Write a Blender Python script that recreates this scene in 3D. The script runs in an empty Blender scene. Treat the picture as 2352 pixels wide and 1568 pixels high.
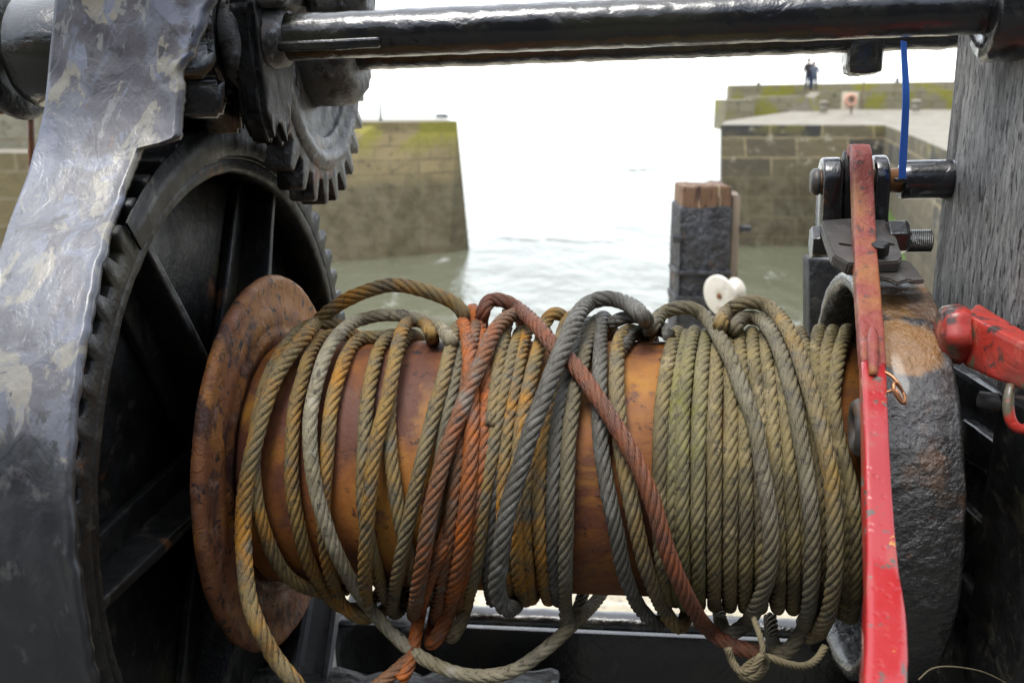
import bpy, bmesh, math, random
import numpy as np
from mathutils import Vector, noise as mn
random.seed(4)
C = bpy.context.scene.collection
sc = bpy.context.scene
# ---------------------------------------------------------------- camera
PITCH = math.radians(14.2); FP = 2287.0
cam_d = bpy.data.cameras.new('camera'); cam = bpy.data.objects.new('camera', cam_d); C.objects.link(cam)
cam_d.sensor_width = 36; cam_d.lens = 35.0; cam_d.clip_start = 0.02; cam_d.clip_end = 9000
cam.location = (0, 0, 1.25); cam.rotation_euler = (math.pi/2-PITCH, 0, 0)
cam_d.dof.use_dof = True; cam_d.dof.focus_distance = 0.93; cam_d.dof.aperture_fstop = 9.0
sc.camera = cam
sc.render.resolution_x = 1024; sc.render.resolution_y = 682
# ---------------------------------------------------------------- light
SUN_EL, SUN_AZ = math.radians(68), math.radians(-140)      # azimuth clockwise from +Y
w = bpy.data.worlds.new('World'); sc.world = w; w.use_nodes = True
nt = w.node_tree; nt.nodes.clear()
sky = nt.nodes.new('ShaderNodeTexSky'); sky.sky_type = 'NISHITA'; sky.sun_disc = False
sky.sun_elevation = SUN_EL; sky.sun_rotation = SUN_AZ; sky.air_density = 1.0; sky.dust_density = 1.0; sky.ozone_density = 1.0
hs = nt.nodes.new('ShaderNodeHueSaturation'); hs.inputs['Saturation'].default_value = 0.7
bg = nt.nodes.new('ShaderNodeBackground'); bg.inputs['Strength'].default_value = 0.14
wo = nt.nodes.new('ShaderNodeOutputWorld')
# overcast: a cloud sheet that is brightest over the sea, where the veiled sun stands
nt.links.new(sky.outputs[0], hs.inputs['Color'])
tcw = nt.nodes.new('ShaderNodeTexCoord'); nrmw = nt.nodes.new('ShaderNodeVectorMath'); nrmw.operation = 'NORMALIZE'; nt.links.new(tcw.outputs['Generated'], nrmw.inputs[0])
dt = nt.nodes.new('ShaderNodeVectorMath'); dt.operation = 'DOT_PRODUCT'; nt.links.new(nrmw.outputs[0], dt.inputs[0]); dt.inputs[1].default_value = (-.08, .76, .64)
mrw = nt.nodes.new('ShaderNodeMapRange'); mrw.interpolation_type = 'SMOOTHSTEP'; mrw.inputs[1].default_value = -.3; mrw.inputs[2].default_value = .8; mrw.inputs[3].default_value = .8; mrw.inputs[4].default_value = 8.0
nt.links.new(dt.outputs['Value'], mrw.inputs[0])
cln = nt.nodes.new('ShaderNodeTexNoise'); cln.inputs['Scale'].default_value = 2.2; cln.inputs['Detail'].default_value = 4; nt.links.new(nrmw.outputs[0], cln.inputs['Vector'])
cmr = nt.nodes.new('ShaderNodeMapRange'); cmr.inputs[3].default_value = .75; cmr.inputs[4].default_value = 1.25; nt.links.new(cln.outputs['Fac'], cmr.inputs[0])
cm = nt.nodes.new('ShaderNodeMath'); cm.operation = 'MULTIPLY'; nt.links.new(mrw.outputs[0], cm.inputs[0]); nt.links.new(cmr.outputs[0], cm.inputs[1])
cv = nt.nodes.new('ShaderNodeVectorMath'); cv.operation = 'SCALE'; cv.inputs[0].default_value = (.98, .99, 1.0); nt.links.new(cm.outputs[0], cv.inputs['Scale'])
ad = nt.nodes.new('ShaderNodeVectorMath'); ad.operation = 'ADD'; nt.links.new(cv.outputs[0], ad.inputs[0]); nt.links.new(hs.outputs[0], ad.inputs[1])
nt.links.new(ad.outputs[0], bg.inputs[0]); nt.links.new(bg.outputs[0], wo.inputs[0])
sd = bpy.data.lights.new('sun', 'SUN'); sd.energy = 1.9; sd.angle = math.radians(24); sd.color = (1, .97, .92)
so = bpy.data.objects.new('sun', sd); C.objects.link(so)
sdir = Vector((math.sin(SUN_AZ)*math.cos(SUN_EL), math.cos(SUN_AZ)*math.cos(SUN_EL), math.sin(SUN_EL)))
so.rotation_euler = sdir.to_track_quat('Z', 'Y').to_euler()
sc.view_settings.view_transform = 'Standard'; sc.view_settings.look = 'None'
sc.view_settings.exposure = 0.45; sc.view_settings.gamma = 1
# ---------------------------------------------------------------- frames of reference
CAM = np.array([0, 0, 1.25]); X = np.array([1., 0, 0])
F = np.array([0, math.cos(PITCH), -math.sin(PITCH)]); UC = np.array([0, math.sin(PITCH), math.cos(PITCH)])
def P(x, y, d): return CAM+X*((x-1176)/FP*d)+UC*((784-y)/FP*d)+F*d
def ray(x, y): return X*((x-1176)/FP)+UC*((784-y)/FP)+F
def proj(q):
    v = q-CAM; z = v@F; return 1176+FP*(v@X)/z, 784-FP*(v@UC)/z
TH = math.radians(8)
O = P(1176, 1066, 1.06)                                     # a point on the drum's axle
A = X*math.cos(TH)-UC*.0025-F*math.sin(TH); A /= np.linalg.norm(A)
Z = np.array([0, 0, 1.]); U = Z-A*(Z@A); U /= np.linalg.norm(U); B = np.cross(U, A)
def M(a, u, b): return O+A*a+U*u+B*b
def mab(q): v = q-O; return v@A, v@U, v@B
def onA(x, y, a):
    d = ray(x, y); return CAM+d*(((O-CAM)@A+a)/(d@A))
def onB(x, y, b):
    d = ray(x, y); return CAM+d*(((O-CAM)@B+b)/(d@B))
def onZ(x, y, z):
    d = ray(x, y); return CAM+d*((z-CAM[2])/d[2])
def hit0(x, y, r):
    d = ray(x, y); o = CAM-O; d2 = np.array([d@U, d@B]); o2 = np.array([o@U, o@B]); a = d2@d2; b = o2@d2; c = o2@o2-r*r
    return CAM+d*((-b-math.sqrt(max(b*b-a*c, 0)))/a)
# ---------------------------------------------------------------- materials
def N(nt, t, **k):
    n = nt.nodes.new(t)
    for a, v in k.items():
        if a in n.inputs: n.inputs[a].default_value = v
        else: setattr(n, a, v)
    return n
def rgba(c): return (c[0], c[1], c[2], 1)
def newmat(name):
    m = bpy.data.materials.new(name); m.use_nodes = True
    nt = m.node_tree; return m, nt, nt.nodes['Principled BSDF']
def coords(nt, stretch=(1, 1, 1), kind='Object', rot=(0, 0, 0)):
    tc = nt.nodes.new('ShaderNodeTexCoord'); mp = nt.nodes.new('ShaderNodeMapping')
    mp.inputs['Scale'].default_value = stretch; mp.inputs['Rotation'].default_value = rot
    nt.links.new(tc.outputs[kind], mp.inputs[0]); return mp.outputs[0]
def noisef(nt, vec, scale, lo, hi, detail=6, rough=.6, dist=0.0):
    n = N(nt, 'ShaderNodeTexNoise', Scale=scale, Detail=detail, Roughness=rough, Distortion=dist)
    nt.links.new(vec, n.inputs['Vector'])
    mr = N(nt, 'ShaderNodeMapRange'); mr.inputs[1].default_value = lo; mr.inputs[2].default_value = hi
    nt.links.new(n.outputs['Fac'], mr.inputs[0]); return mr.outputs[0]
def mixc(nt, fac, a, b, mode='MIX'):
    m = nt.nodes.new('ShaderNodeMix'); m.data_type = 'RGBA'; m.blend_type = mode
    for s, v in ((m.inputs[0], fac), (m.inputs[6], a), (m.inputs[7], b)):
        if isinstance(v, bpy.types.NodeSocket): nt.links.new(v, s)
        elif isinstance(v, (int, float)): s.default_value = v
        else: s.default_value = rgba(v)
    return m.outputs[2]
def mth(nt, op, a, b=0.0):
    m = nt.nodes.new('ShaderNodeMath'); m.operation = op
    for i, v in enumerate((a, b)):
        if isinstance(v, bpy.types.NodeSocket): nt.links.new(v, m.inputs[i])
        else: m.inputs[i].default_value = v
    return m.outputs[0]
def bumps(nt, bs, hs):
    prev = None
    for h, st, ds in hs:
        b = N(nt, 'ShaderNodeBump'); b.inputs['Strength'].default_value = st; b.inputs['Distance'].default_value = ds
        nt.links.new(h, b.inputs['Height'])
        if prev: nt.links.new(prev, b.inputs['Normal'])
        prev = b.outputs[0]
    nt.links.new(prev, bs.inputs['Normal'])
def surface(name, base, spots=(), rough=(.35, .6), bump=(), metallic=0.0, ior=1.5, coat=0.0, stretch=(1, 1, 1), rs=30, stains=(), below=None):
    """paint / cast metal / wood: base colour, patches [(colour, scale, lo, hi, detail)], bumps [(scale, strength, distance, kind)]"""
    m, nt, bs = newmat(name); v = coords(nt, stretch)
    col = base; fs = []
    for k, (c, s, lo, hi, *d) in enumerate(spots):
        f = noisef(nt, v, s, lo, hi, d[0] if d else 7, .62, d[1] if len(d) > 1 else .3)
        col = mixc(nt, f, col, c); fs.append(f)
    for (c, pt, rad) in stains:
        tcs = nt.nodes.new('ShaderNodeTexCoord'); dv = nt.nodes.new('ShaderNodeVectorMath'); dv.operation = 'DISTANCE'; nt.links.new(tcs.outputs['Object'], dv.inputs[0]); dv.inputs[1].default_value = tuple(pt)
        e = mth(nt, 'ADD', mth(nt, 'DIVIDE', dv.outputs['Value'], rad), mth(nt, 'MULTIPLY', noisef(nt, v, 38, 0, 1, 6), .9))
        mrs = N(nt, 'ShaderNodeMapRange'); mrs.inputs[1].default_value = 1.45; mrs.inputs[2].default_value = 1.25; nt.links.new(e, mrs.inputs[0]); col = mixc(nt, mrs.outputs[0], col, c)
    if below:                                                       # a coat of paint that ends in a ragged line at height z
        tcb = nt.nodes.new('ShaderNodeTexCoord'); sb_ = nt.nodes.new('ShaderNodeSeparateXYZ'); nt.links.new(tcb.outputs['Object'], sb_.inputs[0])
        e = mth(nt, 'ADD', sb_.outputs[2], mth(nt, 'MULTIPLY', noisef(nt, v, 16, 0, 1, 7, .6, .8), below[2]))
        mrb = N(nt, 'ShaderNodeMapRange'); mrb.inputs[1].default_value = below[1]+.006+below[2]*.5; mrb.inputs[2].default_value = below[1]-.006+below[2]*.5; nt.links.new(e, mrb.inputs[0]); bl = mixc(nt, noisef(nt, v, 60, .60, .68), below[0], (.06, .06, .055)); col = mixc(nt, mth(nt, 'MULTIPLY', mrb.outputs[0], .94), col, bl)
    if isinstance(col, bpy.types.NodeSocket): nt.links.new(col, bs.inputs['Base Color'])
    else: bs.inputs['Base Color'].default_value = rgba(col)
    r = noisef(nt, v, rs, .3, .7)
    mr = N(nt, 'ShaderNodeMapRange'); mr.inputs[3].default_value = rough[0]; mr.inputs[4].default_value = rough[1]
    nt.links.new(r, mr.inputs[0]); nt.links.new(mr.outputs[0], bs.inputs['Roughness'])
    bs.inputs['Metallic'].default_value = metallic; bs.inputs['IOR'].default_value = ior
    if coat: bs.inputs['Coat Weight'].default_value = coat; bs.inputs['Coat Roughness'].default_value = .12
    hs_ = []
    for (s, st, ds, *kind) in bump:
        if kind and kind[0] == 'pit':
            vo = N(nt, 'ShaderNodeTexVoronoi', Scale=s); nt.links.new(v, vo.inputs['Vector'])
            mr2 = N(nt, 'ShaderNodeMapRange'); mr2.inputs[1].default_value = .05; mr2.inputs[2].default_value = .3
            nt.links.new(vo.outputs['Distance'], mr2.inputs[0]); hs_.append((mr2.outputs[0], st, ds))
        elif kind and kind[0] == 'chip':
            hs_.append((noisef(nt, v, s, .47, .53, 5, .55, .8), st, ds))
        elif kind and kind[0] == 'dot': hs_.append((noisef(nt, v, s, .64, .69, 3, .5, .3), -st, ds))
        else: hs_.append((noisef(nt, v, s, 0, 1, 8, .6, .2), st, ds))
    if hs_: bumps(nt, bs, hs_)
    return m
BLACK = (.011, .012, .013)
m_black = surface('black gloss paint', (.006, .0065, .008), [((.035, .035, .032), 34, .60, .68), ((.10, .04, .015), 12, .66, .70), ((.02, .02, .012), 8, .5, .6)], (.08, .32), [(30, .35, .003), (85, .45, .0016), (18, .3, .0012, 'chip'), (240, .3, .0006)], ior=1.75, coat=.5, rs=55)
m_cast = surface('black cast iron', (.006, .006, .0055), [((.035, .032, .024), 50, .57, .66), ((.12, .045, .012), 9, .645, .70), ((.04, .034, .015), 7, .6, .7)], (.3, .65), [(34, .5, .004), (90, .6, .002), (200, .5, .0008)], ior=1.5)
m_greycast = surface('worn grey cast iron', (.10, .098, .092), [((.02, .018, .016), 42, .50, .58), ((.16, .08, .045), 16, .6, .68), ((.24, .25, .27), 70, .58, .66)], (.3, .6), [(40, .6, .004), (110, .7, .002), (240, .5, .0008)], ior=1.6)
m_guard = surface('weathered tar paint', (.075, .080, .100), [((.045, .040, .046), 7, .50, .54, 9, 1.6), ((.19, .172, .125), 11, .54, .575, 10, 2.2), ((.11, .122, .165), 20, .55, .60, 9, 1.6), ((.15, .148, .14), 34, .60, .625, 9, 1.2), ((.010, .010, .010), 62, .63, .655), ((.10, .05, .03), 30, .66, .69)], (.30, .52),
                  [(16, .28, .0005, 'chip'), (34, .3, .0004, 'chip'), (60, .3, .0008), (50, .9, .0018, 'dot'), (95, .8, .0012, 'dot'), (140, .4, .0007), (300, .3, .0004)], ior=2.0, rs=34, stretch=(1, 1, .6), below=((.006, .007, .008), hit0(110, 1050, .368)[2], .16))
m_rust = surface('rusted drum steel', (.29, .105, .022), [((.12, .042, .022), 8, .46, .60, 7, .6), ((.40, .18, .026), 5, .53, .64, 7, .6), ((.15, .065, .04), 34, .55, .66), ((.05, .022, .014), 100, .60, .68), ((.03, .02, .018), 30, .69, .71)], (.5, .75), [(30, .25, .002), (110, .5, .0012), (240, .5, .0008)], ior=1.45)
m_flange = surface('rusty flange scale', (.18, .066, .025), [((.28, .115, .024), 7, .50, .60, 7, .6), ((.065, .028, .018), 15, .53, .60, 7, .6), ((.19, .10, .065), 30, .57, .64), ((.03, .018, .014), 70, .57, .64)], (.5, .8), [(26, .3, .002), (45, .5, .0012, 'chip'), (110, .7, .0018), (260, .6, .0008)], ior=1.45)
m_band = surface('brake band blistered paint', (.022, .020, .017), [((.08, .038, .014), 9, .58, .66), ((.09, .085, .08), 34, .57, .65), ((.12, .05, .02), 50, .64, .70), ((.005, .005, .005), 44, .58, .64)], (.12, .4), [(70, 1, .006), (26, .6, .005), (150, .8, .002), (300, .4, .0008)], ior=1.8, coat=.35,
                 stains=(((.26, .12, .022), hit0(2078, 790, .202), .034), ((.22, .11, .03), hit0(2075, 668, .202), .05), ((.10, .05, .02), hit0(2150, 700, .202), .03)))
m_red = surface('red paint', (.38, .010, .012), [((.36, .06, .04), 30, .54, .66), ((.10, .075, .06), 75, .60, .64), ((.14, .13, .11), 24, .645, .66), ((.60, .32, .05), 21, .66, .67)], (.2, .4), [(60, .25, .001), (130, .5, .0008, 'pit')], ior=1.5, coat=.5)
m_redrust = surface('faded rusty red paint', (.25, .045, .032), [((.30, .11, .03), 12, .5, .6), ((.08, .035, .025), 80, .56, .64), ((.40, .17, .14), 45, .62, .74)], (.35, .6), [(110, .9, .002), (250, .6, .0008), (45, .5, .001, 'chip')], ior=1.5)
m_post = surface('tarred weathered wood', (.26, .255, .24), [((.42, .41, .39), 26, .5, .56), ((.012, .012, .012), 38, .55, .60, 6), ((.03, .03, .031), 3.0, .54, .62)], (.3, .55), [(30, 1, .010), (80, 1, .004)], ior=1.6, stretch=(5.5, 5.5, 1.2))
m_steel = surface('worn plate steel', (.075, .068, .06), [((.15, .14, .13), 40, .5, .7), ((.12, .06, .025), 18, .58, .7)], (.35, .6), [(60, .4, .002), (200, .4, .0005)], metallic=.3, ior=1.7)
m_pin = surface('orange rusted pin', (.20, .085, .025), [((.30, .15, .04), 30, .5, .7), ((.06, .035, .02), 50, .6, .7)], (.4, .6), [(120, .5, .001)])
m_copper = surface('bare copper coloured wire', (.40, .19, .09), [((.5, .05, .03), 60, .6, .66)], (.25, .4), metallic=.8)
m_blue = surface('blue nylon', (.06, .22, .85), [], (.3, .4))
m_tie = surface('black nylon buckle', (.01, .01, .012), [], (.3, .4))
m_twine = surface('dirty twine', (.16, .13, .07), [((.06, .045, .025), 60, .5, .7)], (.8, .9), [(400, .6, .001)])
m_conc = surface('crumbly concrete', (.035, .035, .032), [((.012, .012, .01), 30, .5, .6), ((.12, .12, .12), 60, .6, .68)], (.6, .8), [(30, .8, .01), (120, .6, .002)])
m_white = surface('white painted iron', (.78, .74, .64), [((.45, .33, .20), 22, .58, .66), ((.6, .55, .45), 12, .5, .6)], (.35, .5), [(60, .3, .002)])
m_wood = surface('split timber', (.17, .09, .045), [((.06, .03, .018), 16, .52, .58), ((.38, .28, .16), 12, .56, .62)], (.6, .8), [(30, .9, .01)], stretch=(3, 3, .5))
m_oldwood = surface('grey brown timber', (.22, .17, .12), [((.09, .06, .04), 18, .5, .65)], (.6, .8), [(30, .8, .006)], stretch=(3, 3, .5))
m_tar = surface('black iron sleeve', (.008, .009, .013), [((.045, .05, .065), 26, .57, .63), ((.12, .05, .025), 14, .60, .65), ((.14, .14, .14), 60, .66, .70)], (.2, .6), [(22, 1, .03), (60, .8, .01)], ior=1.7)
m_rock = surface('red brown rock', (.15, .10, .08), [], (.7, .9), [(3, .8, .2)])

def ropemat(name, c0, c1, c2, moss=None, rough=.72, scale=16, lo=.46, grime=(.05, .042, .03), mossr=None):
    m, nt, bs = newmat(name); v = coords(nt); uv = coords(nt, kind='UV')
    col = mixc(nt, noisef(nt, v, scale, lo, lo+.16, 4), c0, c1)
    col = mixc(nt, noisef(nt, v, scale*2.3, .54, .66, 5), col, c2)
    if moss:
        f = mth(nt, 'MULTIPLY', mth(nt, 'MULTIPLY', noisef(nt, v, 7, .46, .62, 4), noisef(nt, v, 80, .4, .6, 4)), .8)
        col = mixc(nt, f, col, moss)
    sp = N(nt, 'ShaderNodeSeparateXYZ'); nt.links.new(uv, sp.inputs[0])
    # fine wires: lines that run along the rope inside each strand
    wv = mth(nt, 'SINE', mth(nt, 'ADD', mth(nt, 'MULTIPLY', sp.outputs[0], 2*math.pi*30), mth(nt, 'MULTIPLY', sp.outputs[1], 900)))
    wn = noisef(nt, v, 60, .42, .62, 3)
    wires = mth(nt, 'MULTIPLY', wv, wn)
    cr = noisef(nt, v, 150, .57, .64, 4, .6, .6)
    col = mixc(nt, mth(nt, 'MULTIPLY', cr, .75), col, grime)
    col = mixc(nt, mth(nt, 'MULTIPLY', mth(nt, 'MAXIMUM', wires, 0.0), .24), col, (.5, .46, .38))
    col = mixc(nt, mth(nt, 'MULTIPLY', mth(nt, 'MAXIMUM', mth(nt, 'MULTIPLY', wires, -1.0), 0.0), .5), col, grime)
    nt.links.new(col, bs.inputs['Base Color'])
    bs.inputs['Roughness'].default_value = rough; bs.inputs['IOR'].default_value = 1.45
    bumps(nt, bs, [(noisef(nt, v, 140, 0, 1, 6, .65), .55, .0012), (wires, .6, .0007), (cr, -.8, .0016)])
    return m
GREY = (.175, .148, .084); TAN = (.28, .178, .050); YEL = (.42, .195, .022); ORG = (.42, .11, .012); RED = (.19, .065, .027); PALE = (.34, .30, .20); DK = (.13, .122, .098)
r_tight = ropemat('grey brown wire rope', (.235, .185, .078), (.120, .094, .044), (.33, .265, .135))
r_moss = ropemat('mossy wire rope', (.22, .185, .088), (.16, .142, .066), (.26, .22, .12), moss=(.20, .19, .03))
r_tan = ropemat('muddy tan wire rope', TAN, (.30, .155, .03), (.17, .135, .08))
r_tan2 = ropemat('grey tan wire rope', (.22, .172, .085), TAN, (.15, .13, .09))
r_pale = ropemat('pale grey wire rope', PALE, (.24, .205, .12), (.38, .35, .27))
r_yel = ropemat('yellow stained wire rope', (.24, .175, .07), YEL, (.17, .14, .085), lo=.44)
r_org = ropemat('orange rusted wire rope', ORG, (.24, .09, .032), (.26, .12, .07), rough=.62, grime=(.10, .03, .015))
r_brn = ropemat('brown rusty wire rope', (.21, .10, .045), (.25, .085, .03), (.22, .17, .13), rough=.62)
r_red = ropemat('red brown wire rope', RED, (.24, .075, .03), (.15, .055, .035), rough=.6, grime=(.06, .02, .014))
r_dk = ropemat('dark grey wire rope', DK, (.09, .085, .07), (.20, .195, .175), rough=.5)
r_gry = ropemat('grey wire rope', GREY, (.21, .185, .125), (.11, .10, .075))
# ---------------------------------------------------------------- object helpers
def link(name, me, m=None, parent=None, smooth=True):
    if m: me.materials.append(m)
    if smooth:
        me.polygons.foreach_set('use_smooth', [True]*len(me.polygons))
    o = bpy.data.objects.new(name, me); C.objects.link(o)
    if parent:
        o.parent = parent; pp = parent.location.copy()
        if parent.parent: pp = pp+parent.parent.location
        o.location = -pp
    return o
def root(name, label, cat, loc, group=None):
    o = bpy.data.objects.new(name, None); C.objects.link(o); o.location = tuple(loc); o.empty_display_size = .05
    tag(o, label, cat, group); return o
def tag(o, label=None, cat=None, group=None, kind=None):
    if label: o['label'] = label
    if cat: o['category'] = cat
    if group: o['group'] = group
    if kind: o['kind'] = kind
    return o
def mesh(vs, fs, name='m'):
    me = bpy.data.meshes.new(name); me.from_pydata([tuple(map(float, v)) for v in vs], [], [tuple(f) for f in fs]); me.update(); return me
def solo(name, me, m, label, cat, group=None, smooth=True):
    """a top-level thing that is one mesh: origin moved to its base"""
    co = np.empty(len(me.vertices)*3); me.vertices.foreach_get('co', co); co = co.reshape(-1, 3)
    b = np.array([co[:, 0].mean(), co[:, 1].mean(), co[:, 2].min()]); me.vertices.foreach_set('co', (co-b).ravel()); me.update()
    o = link(name, me, m, None, smooth); o.location = tuple(b); tag(o, label, cat, group); return o
def join(parts):
    vs = []; fs = []
    for v, f in parts:
        n = len(vs); vs += list(v); fs += [tuple(i+n for i in q) for q in f]
    return vs, fs
def fixn(me):
    bm = bmesh.new(); bm.from_mesh(me); bmesh.ops.recalc_face_normals(bm, faces=bm.faces); bm.to_mesh(me); bm.free(); return me
def rough_up(me, amp, scale, octs=3):
    """real lumps in the surface, along the normals"""
    n = len(me.vertices); co = np.empty(n*3); me.vertices.foreach_get('co', co); co = co.reshape(-1, 3)
    for i, v in enumerate(me.vertices):
        q = Vector(co[i])*scale; s = 0; k = 1
        for _ in range(octs): s += mn.noise(q*k)/k; k *= 2.1
        nr = v.normal; co[i] += np.array(nr)*s*amp
    me.vertices.foreach_set('co', co.ravel()); me.update(); return me
def block(c8, bev=.003, seg=2, cuts=0, amp=0, scale=40):
    """box from 8 corners (bottom 4, top 4), bevelled"""
    bm = bmesh.new(); v = [bm.verts.new(tuple(map(float, c))) for c in c8]
    for f in ((3, 2, 1, 0), (4, 5, 6, 7), (0, 1, 5, 4), (1, 2, 6, 5), (2, 3, 7, 6), (3, 0, 4, 7)): bm.faces.new([v[i] for i in f])
    bmesh.ops.recalc_face_normals(bm, faces=bm.faces)
    if bev: bmesh.ops.bevel(bm, geom=list(bm.edges), offset=bev, segments=seg, affect='EDGES', profile=.5)
    if cuts: bmesh.ops.subdivide_edges(bm, edges=list(bm.edges), cuts=cuts, use_grid_fill=True)
    me = bpy.data.meshes.new('block'); bm.to_mesh(me); bm.free(); me.update()
    if amp: rough_up(me, amp, scale)
    return me
def boxM(a0, a1, u0, u1, b0, b1, **k):
    return block([M(a, u, b) for u in (u0, u1) for a, b in ((a0, b0), (a1, b0), (a1, b1), (a0, b1))], **k)
def boxW(x0, x1, y0, y1, z0, z1, **k):
    return block([(x, y, z) for z in (z0, z1) for x, y in ((x0, y0), (x1, y0), (x1, y1), (x0, y1))], **k)
def catmull(pts, step):
    pts = [np.asarray(p, float) for p in pts]; out = []
    P_ = [2*pts[0]-pts[1]]+pts+[2*pts[-1]-pts[-2]]
    for i in range(1, len(P_)-2):
        p0, p1, p2, p3 = P_[i-1:i+3]; L = np.linalg.norm((p2-p1)[:3]); n = max(2, int(L/step))
        for k in range(n):
            t = k/n; out.append(.5*((2*p1)+(-p0+p2)*t+(2*p0-5*p1+4*p2-p3)*t*t+(-p0+3*p1-3*p2+p3)*t**3))
    out.append(pts[-1]); return np.array(out)
def relax(path, n=2):
    for _ in range(n): path[1:-1] = .25*path[:-2]+.5*path[1:-1]+.25*path[2:]
    return path
def frames(path, ref=None):
    T = np.gradient(path, axis=0); T /= np.linalg.norm(T, axis=1)[:, None]
    n = np.cross(T[0], ref if ref is not None else (0.3, .9, .2)); n /= np.linalg.norm(n); Ns = [n]
    for i in range(1, len(path)):
        n = Ns[-1]-T[i]*(Ns[-1]@T[i]); n /= np.linalg.norm(n); Ns.append(n)
    Ns = np.array(Ns); return T, Ns, np.cross(T, Ns)
def ringmesh(rings, closed_ring=True, cap=True, uv=None):
    """rings: (n, k, 3)"""
    n, k = rings.shape[:2]; me = bpy.data.meshes.new('sweep'); vs = rings.reshape(-1, 3)
    fs = []
    kk = k if closed_ring else k-1
    i, j = np.meshgrid(np.arange(n-1), np.arange(kk), indexing='ij'); j2 = (j+1) % k
    q = np.stack([i*k+j, i*k+j2, (i+1)*k+j2, (i+1)*k+j], -1).reshape(-1, 4)
    fs = q.tolist()
    if cap: fs.append(list(range(k))[::-1]); fs.append([(n-1)*k+t for t in range(k)])
    me.from_pydata(vs.tolist(), [], fs); me.update()
    if uv is not None:
        l = me.uv_layers.new(name='UVMap'); d = np.zeros((len(me.loops), 2))
        uq = np.stack([np.stack([j/k, uv[i]], -1), np.stack([(j+1)/k, uv[i]], -1), np.stack([(j+1)/k, uv[i+1]], -1), np.stack([j/k, uv[i+1]], -1)], 2).reshape(-1, 2)
        d[:len(uq)] = uq; l.data.foreach_set('uv', d.ravel())
    return me
def tube(pts, r, k=12, step=.004, rad=None):
    path = catmull(pts, step); T, Nn, Bn = frames(path); t = np.linspace(0, 2*math.pi, k, endpoint=False)
    rr = np.full(len(path), r) if rad is None else np.interp(np.linspace(0, 1, len(path)), np.linspace(0, 1, len(rad)), rad)
    rings = path[:, None]+rr[:, None, None]*(Nn[:, None]*np.cos(t)[None, :, None]+Bn[:, None]*np.sin(t)[None, :, None])
    return ringmesh(rings)
RR = .0072
def ropemesh(path, r=RR, lay=.068, k=36, groove=.56, phase=0.):
    T, Nn, Bn = frames(path); L = np.r_[0, np.cumsum(np.linalg.norm(np.diff(path, axis=0), axis=1))]
    t = np.linspace(0, 2*math.pi, k, endpoint=False)
    d = np.abs(((t*6/(2*math.pi)) % 1)-.5)*2*math.radians(30)       # angle from a strand's crest
    c, rs = 2/3, 1/3
    lob = c*np.cos(d)+np.sqrt(np.maximum(rs*rs-(c*np.sin(d))**2, 0)); lob = 1-groove*(1-lob)
    tw = phase+L*2*math.pi/lay                                       # sign set so that the front shows a Z lay
    ang = t[None, :]+tw[:, None]
    wob = 1+.04*np.array([mn.noise(Vector(p)*55) for p in path])
    mud = np.array([[mn.noise(Vector((math.cos(a_)*.9+L_*0, math.sin(a_)*.9, L_*110))) for a_ in t[::3]] for L_ in L]); mud = np.repeat(mud, 3, axis=1)[:, :k]; mud = (mud+np.roll(mud, 1, 1)+np.roll(mud, -1, 1))/3
    R = r*(lob[None, :]*wob[:, None]+.045*mud)
    rings = path[:, None]+R[..., None]*(Nn[:, None]*np.cos(ang)[..., None]+Bn[:, None]*np.sin(ang)[..., None])
    return ringmesh(rings, uv=L)
def lathe(prof, u=0, b=0, n=96, closed=True, lump=None, arc=(0, 2*math.pi)):
    """revolve (a, r) about the line through (u, b) that runs along the axle"""
    full = abs(arc[1]-arc[0]-2*math.pi) < 1e-6
    t = np.linspace(arc[0], arc[1], n, endpoint=not full); vs = []
    pr = list(prof)
    for a, r in pr:
        for x in t: vs.append(M(a, u+r*math.sin(x), b+r*math.cos(x)))
    m_ = len(pr); fs = []
    for i in range(m_ if closed else m_-1):
        for j in range(n if full else n-1):
            fs.append((i*n+j, i*n+(j+1) % n, ((i+1) % m_)*n+(j+1) % n, ((i+1) % m_)*n+j))
    me = fixn(mesh(vs, fs))
    if lump: rough_up(me, *lump)
    return me
def disc(a0, a1, r, u=0, b=0, n=64, bev=.003, hole=0, lump=None):
    if hole: pr = [(a0, hole), (a0, r-bev), (a0+bev, r), (a1-bev, r), (a1, r-bev), (a1, hole)]
    else: pr = [(a0, .0001), (a0, r*.5), (a0, r-bev), (a0+bev, r), ((a0+a1)/2, r), (a1-bev, r), (a1, r-bev), (a1, r*.5), (a1, .0001)]
    return lathe(pr, u, b, n, closed=bool(hole), lump=lump)
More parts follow.
